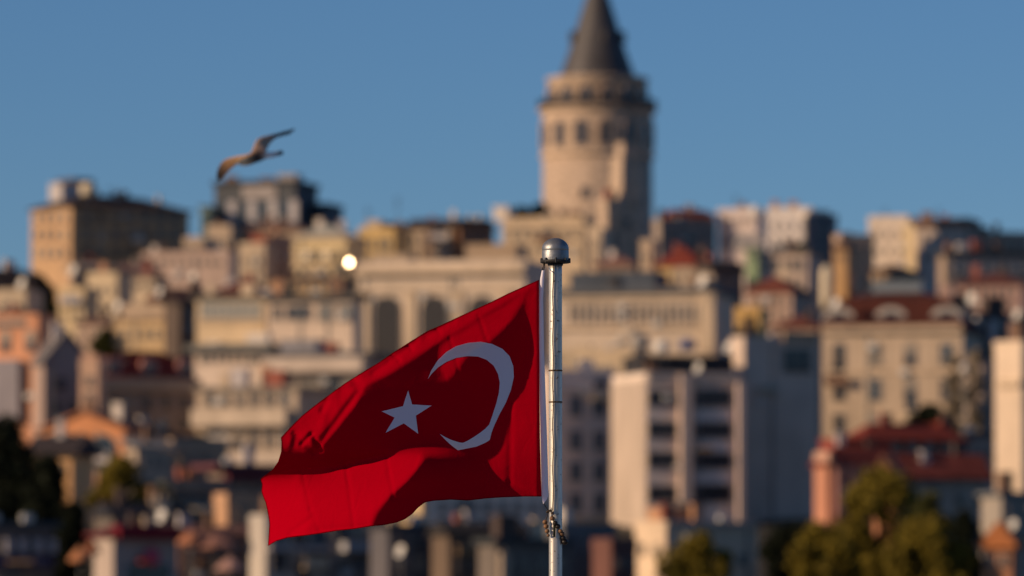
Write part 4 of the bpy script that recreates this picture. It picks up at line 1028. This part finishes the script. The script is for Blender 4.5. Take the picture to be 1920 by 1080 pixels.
# ---- flats to the right of the pole
b = Bld('corner_flats', 'tall flats with grey windowed front and rows of bluish windows right of the pole', 1024, 1030, 1156, 700, 575, 20, (.70, .66, .66), 'flat', dep=8, rh=8)
b.wins('r', [1080, 1124], [762, 826, 884, 942, 1000, 1046], 22, 34, 'cross', plain('grey_trim', (.3, .3, .31)), GLB); b.slab('r', 1030, 1156, 726, 732, .4, LGREY)
b = Bld('sunlit_attic_house', 'cream attic floor with dark windows crowning the flats behind the pole', 1040, 1046, 1214, 664, 600, 10, (.60, .48, .32), 'flat', dep=8, rh=9); b.wins('r', [1124], [706], 44, 36, 'band'); b.wins('r', [1070], [712], 18, 30)
b = Bld('white_balcony_flats', 'tall lavender white flats with four rows of dark windows and sunlit side wall', 1152, 1212, 1392, 708, 560, 17, (.70, .69, .70), 'flat', rh=10)
b.slab('l', 1150, 1211.5, 712, 1100, .06, (.50, .42, .345), 'sunlit_side_tone')  # sheet in a darker colour that tones down the sun on this side
GB = glassmat((.012, .014, .018), .3)
for py in (746, 805, 862, 925): b.wins('r', [1242], [py], 50, 26, 'band', plain('dark_trim', (.16, .16, .17)), GB); b.wins('r', [1338], [py], 68, 30, 'band', plain('dark_trim', (.16, .16, .17)), GB)
for py in (776, 834, 893): b.slab('r', 1300, 1374, py - 2, py + 14, .4, (.70, .63, .57), 'balcony_front')
b.slab('r', 1272, 1292, 700, 1000, .9, (.62, .50, .42), 'stair_shaft'); b.slab('r', 1380, 1391, 716, 1000, 1.0, (.70, .56, .48), 'side_fin')
b.block('roof_terrace', 1216, 1386, 668, 706, 1.5, 8, (.035, .035, .04)); b.slab('r', 1214, 1390, 700, 714, .5, GREY)
b = Bld('quay_garage', 'low beige building with sunlit left wall and flat roof behind small tree', 1192, 1248, 1424, 984, 480, 30, (.46, .42, .36), 'flat', rh=8); b.grid('r', 4, [1050], .3, 20); b.grid('l', 2, [1030], .3, 20); b.slab('r', 1248, 1424, 978, 986, .35, GREY)
b.block('roof_hut', 1284, 1330, 954, 980, 3, 6, (.50, .29, .17)); b.block('roof_duct', 1330, 1352, 942, 980, 3, 5, DARK)
b = Bld('dark_infill_flats', 'dark blue lower block in shade at the foot of the pole side flats', 1052, 1056, 1156, 1000, 470, 32, (.10, .12, .15), 'flat', dep=6); b.grid('r', 4, [1030, 1064], .5, 24, 'cross', None, GLB)
b = Bld('maroon_door_house', 'small dark maroon fronted house left of the beige garage', 1140, 1146, 1194, 1030, 465, 30, (.10, .05, .05), 'flat', dep=5); b.grid('r', 2, [1056], .4, 20)
# ---- red roofed house, right
b = Bld('red_roof_mansion', 'pink walled mansion with stacked red roofs and columned porch', 1530, 1552, 1676, 868, 520, 19, (.46, .25, .19), 'hip', (.25, .05, .035), 34, over=.35)
b.slab('l', 1532, 1556, 846, 870, .15, PINK, 'corner_pier')
for px in (1566, 1590, 1614, 1640): b.slab('r', px, px + 11, 872, 1000, .5, (.38, .22, .19), 'column')
b.slab('r', 1556, 1660, 842, 870, .5, (.26, .06, .045), 'eave'); b.wins('r', [1582, 1606, 1632], [930], 11, 80, 'cross'); b.block('red_attic', 1600, 1700, 822, 848, 3, 8, (.24, .06, .045))
b = Bld('red_upper_house', 'house with bright red hip roof behind the pink mansion', 1616, 1622, 1806, 822, 540, 26, (.16, .06, .05), 'hip', (.28, .05, .035), 30, dep=9, over=.7); b.grid('r', 5, [838], .5, 18, 'band'); b.chimney(1790, 30, 1.4, RED)
b = Bld('grey_windows_house', 'grey house with shuttered windows under a long red roof', 1676, 1682, 1852, 896, 505, 24, (.30, .29, .28), 'gablex', (.24, .055, .04), 46, dep=8, over=.7); b.wins('r', [1716, 1758, 1804, 1838], [930], 15, 36, 'blind'); b.wins('r', [1716, 1758, 1804], [1000], 15, 34)
b.chimney(1744, 34, .8, LGREY, .3)
b = Bld('orange_pediment_house', 'little gabled house with a sunlit orange pediment above the trees', 1634, 1638, 1682, 888, 495, 10, (.55, .28, .16), 'gabley', (.3, .14, .09), 34, dep=5); b.wins('r', [1660], [900], 10, 16)
b = Bld('sunlit_edge_building', 'tall slim cream building catching full sun at the right edge', 1890, 1916, 1975, 646, 520, 52, (.64, .60, .54), 'flat', rh=8); b.slab('l', 1876, 1916, 712, 724, .4, CREAM); b.wins('r', [1936, 1956], [690, 760, 830], 10, 34)
b = Bld('blue_shade_house', 'blue grey house with glazed floor left of the tall cream edge building', 1806, 1812, 1886, 820, 545, 30, (.30, .33, .37), 'slab', (.06, .07, .085), 10, dep=7); b.grid('r', 4, [850], .6, 26, 'band', None, GLB); b.grid('r', 4, [890, 930], .4, 20)
b = Bld('grey_tall_house', 'plain grey house wall in shade behind the bare pale trees', 1836, 1842, 1890, 690, 580, 32, (.28, .26, .27), 'flat', dep=7); b.grid('r', 2, [720, 760], .3, 20)
b = Bld('edge_quay_house', 'grey quayside house at the lower right edge under the tall cream building', 1872, 1878, 1960, 930, 480, 30, (.24, .25, .26), 'slab', (.14, .15, .16), 8, dep=7); b.grid('r', 3, [956, 1000], .4, 24)
b = Bld('orange_parasol_stall', 'small stall with sunlit orange canvas roof at the lower right', 1838, 1842, 1905, 1022, 455, 12, (.30, .16, .10), 'hip', (.56, .20, .07), 44, dep=4, over=.5, cat='stall'); b.grid('r', 2, [1050], .5, 22)
# ---- lower left quay
b = Bld('white_column_restaurant', 'dark quayside restaurant with pale columns and a purple sign band', -30, -24, 94, 988, 455, 28, (.09, .09, .10), 'slab', (.06, .075, .085), 10, dep=7, over=.5)
for px in (6, 32, 60, 86): b.slab('r', px, px + 12, 1010, 1036, .4, LGREY, 'column')
b.slab('r', -20, 94, 1040, 1066, .5, (.055, .045, .085), 'sign_board')
g = MB(); r_ = random.Random(5)
for i in range(9):
    u = b.ur(-4 + i * 9.5); g.box(u, u + r_.uniform(.10, .22), -.56, -.505, b.z(1060), b.z(1046 + r_.uniform(-1, 4)))
g.build('lettering', plain('pale_letters', (.26, .24, .3)), b.root); b.grid('r', 4, [1078], .5, 16)
b = Bld('red_awning_kiosk', 'grey kiosk with dark red awning and round pink sign at lower left', 186, 212, 330, 1000, 450, 34, (.30, .29, .30), 'hip', (.16, .03, .035), 18, over=.6, cat='kiosk')
b.slab('r', 212, 330, 986, 1010, 1.0, (.20, .012, .025), 'awning'); b.wins('r', [275], [1078], 74, 36, 'band', plain('blue_trim', (.2, .26, .3)), GL)
g = MB(); g.lathe([(.05, -.06), (.72, -.06), (.78, 0), (.72, .06), (.05, .06)], 24); o = g.build('round_sign', plain('pink_sign', (.55, .09, .16)), b.root); o.location = (b.ur(278), -.35, b.z(1044)); o.rotation_euler = (PI / 2, 0, 0)
b = Bld('black_roof_house', 'house with low black roof above the red awning kiosk', 206, 212, 330, 966, 468, 34, (.10, .10, .105), 'gablex', (.045, .045, .055), 26, dep=7); b.grid('r', 4, [978], .4, 10); b.chimney(304, 30, 1.3, CREAM, .2)

# ------------------------------------------------------------------ trees
BARK = mottled('bark', (.07, .05, .035), .4, 3)
def leafmat(name, c):
    m = bpy.data.materials.new(name); m.use_nodes = True
    t = m.node_tree; b = t.nodes['Principled BSDF']
    tc = t.nodes.new('ShaderNodeTexCoord'); n = t.nodes.new('ShaderNodeTexNoise'); n.inputs['Scale'].default_value = .9; n.inputs['Detail'].default_value = 4
    t.links.new(tc.outputs['Object'], n.inputs['Vector'])
    r = t.nodes.new('ShaderNodeValToRGB'); r.color_ramp.elements[0].position = .35; r.color_ramp.elements[1].position = .7
    r.color_ramp.elements[0].color = rgb([x * .55 for x in c]); r.color_ramp.elements[1].color = rgb([x * 1.5 for x in c])
    t.links.new(n.outputs[0], r.inputs[0]); t.links.new(r.outputs[0], b.inputs['Base Color']); b.inputs['Roughness'].default_value = .8; b.inputs['Specular IOR Level'].default_value = .15
    return m
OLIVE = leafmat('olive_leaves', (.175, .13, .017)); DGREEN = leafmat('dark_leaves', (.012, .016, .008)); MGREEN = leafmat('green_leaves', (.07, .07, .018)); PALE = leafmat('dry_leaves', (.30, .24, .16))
def tree(name, label, px, ytop, ybase, wpx, D, mat, seed, shape='round', dens=1.0, group=None, ls=.27):
    rng = random.Random(seed)
    k = ppm(D); c = P(px, ytop, D); zg = terr(D) - .3
    H = c.z - zg; rad = wpx / k / 2
    root = empty(name, (c.x, D, zg), 0, label, 'tree', group)
    ch = min(H * .85, (ybase - ytop) / k)
    g = MB(); zc = H - ch
    g.tube([(0, 0, -.3), (.1, 0, zc * .6), (-.1, .1, zc), (.1, 0, H - ch * .35), (0, 0, H - ch * .1)], [.32, .26, .2, .12, .03], 8)
    cl = []
    n = int((44 if shape == 'round' else 60) * dens)
    for i in range(n):
        u = rng.random()
        zz = zc + ch * (.06 + .9 * u)
        if shape == 'round': rr = rad * math.sqrt(max(.05, 1 - (2 * u - .85) ** 2 * .9))
        elif shape == 'cone': rr = rad * (1.02 - u) * .95
        else: rr = rad * .8 * (1 - u * .5)
        a = rng.uniform(0, 2 * PI); q = rr * math.sqrt(rng.random()) * .85
        cl.append((Vector((math.cos(a) * q, math.sin(a) * q * .8, zz)), rng.uniform(.12, .36) * rad * (1 if shape == 'round' else .8)))
    for p, r in cl[:12]:
        g.tube([(0, 0, max(zc * .7, p.z - rad * .8)), tuple(p * .55 + Vector((0, 0, p.z * .4))), tuple(p)], [.12, .07, .02], 5)
    g.build('trunk', BARK, root, True)
    g = MB()
    for p, r in cl:
        for _ in range(int(130 * dens if shape != 'bare' else 26)):
            d = Vector((rng.gauss(0, 1), rng.gauss(0, 1), rng.gauss(0, .8))); d.normalize()
            q = p + d * r * rng.uniform(.35, 1.1) ** .7
            a = Vector((rng.gauss(0, 1), rng.gauss(0, 1), rng.gauss(0, .6))).normalized(); b2 = a.cross(Vector((rng.gauss(0, 1), rng.gauss(0, 1), rng.gauss(0, 1)))).normalized()
            s1, s2 = ls * rng.uniform(.6, 1.3), ls * rng.uniform(.35, .7)
            g.face([q - a * s1, q - b2 * s2, q + a * s1, q + b2 * s2])
    g.build('crown', mat, root)
    return root
tree('broad_tree', 'large olive green tree in front of the red roofed mansion', 1652, 880, 1110, 196, 470, OLIVE, 1, 'round', 1.5)
tree('broad_tree', 'olive tree with yellowish crown at the bottom right corner of the mansion', 1735, 975, 1130, 170, 455, OLIVE, 2, 'round', 1.2)
tree('broad_tree', 'low olive tree left of the largest olive tree at lower right', 1540, 985, 1120, 150, 460, OLIVE, 3, 'round', 1.1)
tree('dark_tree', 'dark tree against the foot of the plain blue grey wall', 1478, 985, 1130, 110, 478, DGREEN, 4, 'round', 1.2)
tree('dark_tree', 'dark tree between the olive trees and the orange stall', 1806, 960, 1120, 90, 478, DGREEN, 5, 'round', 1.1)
tree('dark_tree', 'dark green tree behind the crown of the large olive tree', 1742, 930, 1080, 120, 484, MGREEN, 6, 'round', 1.0)
tree('small_tree', 'small olive tree in front of the low beige building', 1306, 1002, 1120, 150, 452, OLIVE, 7, 'round', 1.0)
tree('olive_tree', 'round olive tree below the orange arched house at left', 232, 862, 1010, 150, 480, OLIVE, 8, 'round', 1.2)
tree('olive_tree', 'dusky green tree right of the round olive tree at left', 292, 905, 1010, 90, 484, MGREEN, 9, 'round', 1.0)
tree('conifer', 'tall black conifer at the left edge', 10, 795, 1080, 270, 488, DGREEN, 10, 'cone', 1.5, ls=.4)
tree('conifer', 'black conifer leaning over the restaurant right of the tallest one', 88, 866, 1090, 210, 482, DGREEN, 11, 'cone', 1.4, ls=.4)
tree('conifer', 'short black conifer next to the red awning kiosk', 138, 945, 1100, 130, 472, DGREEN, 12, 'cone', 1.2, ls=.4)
tree('hill_tree', 'dark tree mass left of the cream house cluster', 66, 520, 640, 110, 790, DGREEN, 13, 'round', 1.2, ls=.6)
tree('hill_tree', 'dark tree just left of the ivory house', 96, 575, 690, 90, 742, DGREEN, 14, 'round', 1.1, ls=.55)
tree('hill_tree', 'green tree between the rose house and the yellow house', 196, 622, 690, 50, 660, MGREEN, 15, 'round', .9, ls=.45)
tree('hill_tree', 'dark rooftop tree beside the tower base', 1012, 384, 440, 50, 812, DGREEN, 16, 'round', .9, ls=.5)
tree('hill_tree', 'dark rooftop tree on the cream building left of the tower base', 978, 392, 440, 50, 815, DGREEN, 17, 'round', .9, ls=.5)
tree('hill_tree', 'dark green tree on the terrace under the white hilltop block', 1502, 456, 520, 46, 815, MGREEN, 18, 'round', .8, ls=.45)
tree('hill_tree', 'green shrub tree below the cream flats with balcony bands', 372, 822, 880, 70, 540, MGREEN, 19, 'round', .9, ls=.4)
tree('bare_tree', 'pale half bare tree in front of the mansard building', 1790, 655, 830, 56, 560, PALE, 20, 'bare', 1.0, ls=.3)
tree('bare_tree', 'taller pale bare tree right of the mansard building', 1826, 640, 830, 56, 556, PALE, 21, 'bare', 1.1, ls=.3)
tree('terrace_tree', 'dark shrub tree on the terrace of the beige mansard building', 1742, 764, 812, 80, 570, DGREEN, 22, 'round', .7, ls=.35)

# ------------------------------------------------------------------ rooftop dishes, tanks, parasols and lamps
WP = plain('white_enamel', (.72, .68, .62), .5)
def dish(px, py, D, r, label):
    c = P(px, py, D); r *= .72
    root = empty('satellite_dish', (c.x, D, c.z), 0, label, 'satellite dish', 'white satellite dishes on the roofs')
    g = MB(); prof = [(.02, 0)] + [(r * i / 6, .28 * r * (i / 6) ** 2) for i in range(1, 7)]
    g.lathe(prof + [(p[0], p[1] - .03) for p in prof[::-1]], 20, cap=False)
    o = g.build('reflector', WP, root, True); o.rotation_euler = Vector((-.75, -.6, .3)).to_track_quat('Z', 'Y').to_euler()
    g = MB(); g.tube([(0, 0, -r * .5), (-.75 * r, -.6 * r, .05 * r)], .03, 6); g.box(-.75*r - .08, -.75*r + .08, -.6*r - .08, -.6*r + .08, .05*r - .05, .05*r + .12); g.build('feed_arm', METAL, root)
    g = MB(); g.tube([(0, .1, 0), (0, .1, -2.2)], .05, 6); g.build('mast', METAL, root)
for px, py, D, r, lb in ((138, 508, 790, 1.1, 'white dish on the pale grey roof below the dark hilltop block'), (42, 532, 770, 1.1, 'white dish over the dark house at the left edge'), (222, 574, 755, .9, 'white dish at the lower right of the bright cream house'),
                         (362, 520, 800, .9, 'pale dish left of the maroon roof'), (300, 548, 690, .8, 'grey white dish above the yellow house by the dark brown tiles'), (1318, 528, 650, 1.0, 'white dish on the end pier of the balustrade building'),
                         (1568, 570, 588, .8, 'small white dish beside the tall pale chimney of the mansard'), (1828, 458, 860, 1.1, 'white dish beside the dark loggia on the right skyline'), (1822, 560, 640, .9, 'white dish above the pale columns at right'),
                         (1366, 652, 568, .7, 'pale dish on the dark roof terrace of the lavender flats'), (1310, 690, 556, .7, 'white dish in front of the dark roof terrace'), (1908, 590, 640, .8, 'white dish at the far right edge'),
                         (304, 968, 460, .8, 'cream dish above the red awning'), (1900, 985, 470, .7, 'white dish beside the orange stall at lower right'),
                         (752, 1034, 446, .7, 'cream dish on the navy shopfront')):
    dish(px, py, D, r, lb)
def tank(px, py, D, w_, h_, label, m):
    c = P(px, py, D)
    root = empty('water_tank', (c.x, D, c.z), 0, label, 'water tank', 'water tanks on the roofs')
    g = MB(); g.lathe([(w_, 0), (w_ * 1.03, h_ * .3), (w_ * 1.03, h_ * .7), (w_, h_), (w_ * .5, h_ * 1.12), (w_ * .15, h_ * 1.15)], 18); g.build('barrel', m, root, True)
    g = MB()
    for a in range(4): g.box(w_ * .7 * math.cos(a * PI / 2 + .78) - .06, w_ * .7 * math.cos(a * PI / 2 + .78) + .06, w_ * .7 * math.sin(a * PI / 2 + .78) - .06, w_ * .7 * math.sin(a * PI / 2 + .78) + .06, -1.2, -.002)
    g.build('stand', METAL, root)
tank(1550, 578, 600, .62, 4.0, 'tall cream tank standing left of the mansard roof', plain('cream_enamel', (.70, .58, .40), .6))
tank(165, 366, 1045, 1.4, 2.0, 'cream tank on the roof of the dark hilltop block', plain('cream_enamel', (.70, .58, .40), .6))
tank(1290, 655, 562, .8, .9, 'blue tank on the roof terrace of the lavender flats', plain('blue_enamel', (.04, .07, .2), .5))
tank(1240, 660, 562, .7, 1.0, 'pale tank at the left end of the lavender flats roof terrace', WP)
tank(1200, 655, 590, .9, 1.4, 'grey tank on the cream attic floor', plain('grey_enamel', (.32, .29, .26), .6))
tank(540, 552, 655, .8, .9, 'dark tank on the flat dark roof slab', DKM)
tank(1416, 405, 900, .8, 1.4, 'pale tank on the pale pink skyline house', WP)
def parasol(px, py, D, r, label, c):
    q = P(px, py, D); zg = terr(D)
    root = empty('parasol', (q.x, D, zg), 0, label, 'parasol', 'parasols on the quay')
    h_ = q.z - zg; m = plain('canvas', c, .9)
    g = MB(); g.lathe([(r, -.35), (r, -.18), (r * .55, .35), (.06, .8)], 8, c=(0, 0, h_)); g.build('canopy', m, root)
    g = MB(); g.tube([(0, 0, 0), (0, 0, h_ + .9)], .05, 8); g.build('pole', METAL, root)
parasol(402, 1020, 448, 2.2, 'wide faded orange parasol left of the pale framed flats', (.34, .16, .11))
parasol(358, 1012, 447, 1.1, 'small rust parasol right of the red awning kiosk', (.42, .17, .09))
parasol(150, 1044, 444, .9, 'small orange parasol under the black conifers', (.48, .2, .09))
parasol(172, 1030, 446, .7, 'smaller brown parasol beside the orange one under the conifers', (.28, .1, .05))
parasol(432, 1062, 444, 1.2, 'pinkish parasol in front of the faded orange one', (.38, .22, .18))
def lamp(px, py, D, label):
    q = P(px, py, D); zg = terr(D); h_ = q.z - zg
    root = empty('street_lamp', (q.x, D, zg), 0, label, 'street lamp', 'street lamps on the slope')
    g = MB(); g.tube([(0, 0, 0), (0, 0, h_ - .5)], [.11, .06], 8); g.build('post', METAL, root)
    g = MB(); g.lathe([(.08, -.55), (.3, -.35), (.36, 0), (.22, .3), (.05, .4)], 14, c=(0, 0, h_)); g.build('globe', WP, root, True)
lamp(1866, 612, 600, 'pale globe lamp right of the mansard dormers')
lamp(1808, 690, 552, 'globe lamp standing between the pale bare trees')
lamp(1832, 600, 602, 'pale globe lamp above the taller bare tree')

# flat roofs clutter: small chimney stacks and aerials standing on the far skyline
def aerial(px, py, D, h_, label):
    q = P(px, py, D)
    root = empty('aerial', (q.x, D, q.z - 1.5), 0, label, 'aerial', 'aerials on the skyline roofs')
    g = MB(); g.tube([(0, 0, 0), (0, 0, h_ + 1.5)], .06, 6)
    for i in range(5): g.box(-.5 + i * .06, .5 - i * .06, -.03, .03, h_ + .4 + i * .22, h_ + .45 + i * .22)
    g.build('mast', DKM, root)
aerial(690, 414, 850, 2, 'aerial on the stepped attic of the yellow ochre house')
aerial(745, 405, 872, 3, 'aerial above the dark shuttered house')
aerial(1380, 388, 905, 2, 'aerial above the pale pink skyline house')
aerial(1760, 408, 870, 1.5, 'aerial above the cream block with the loggia')
aerial(1660, 408, 880, 1.5, 'aerial on the broad cream skyline block')
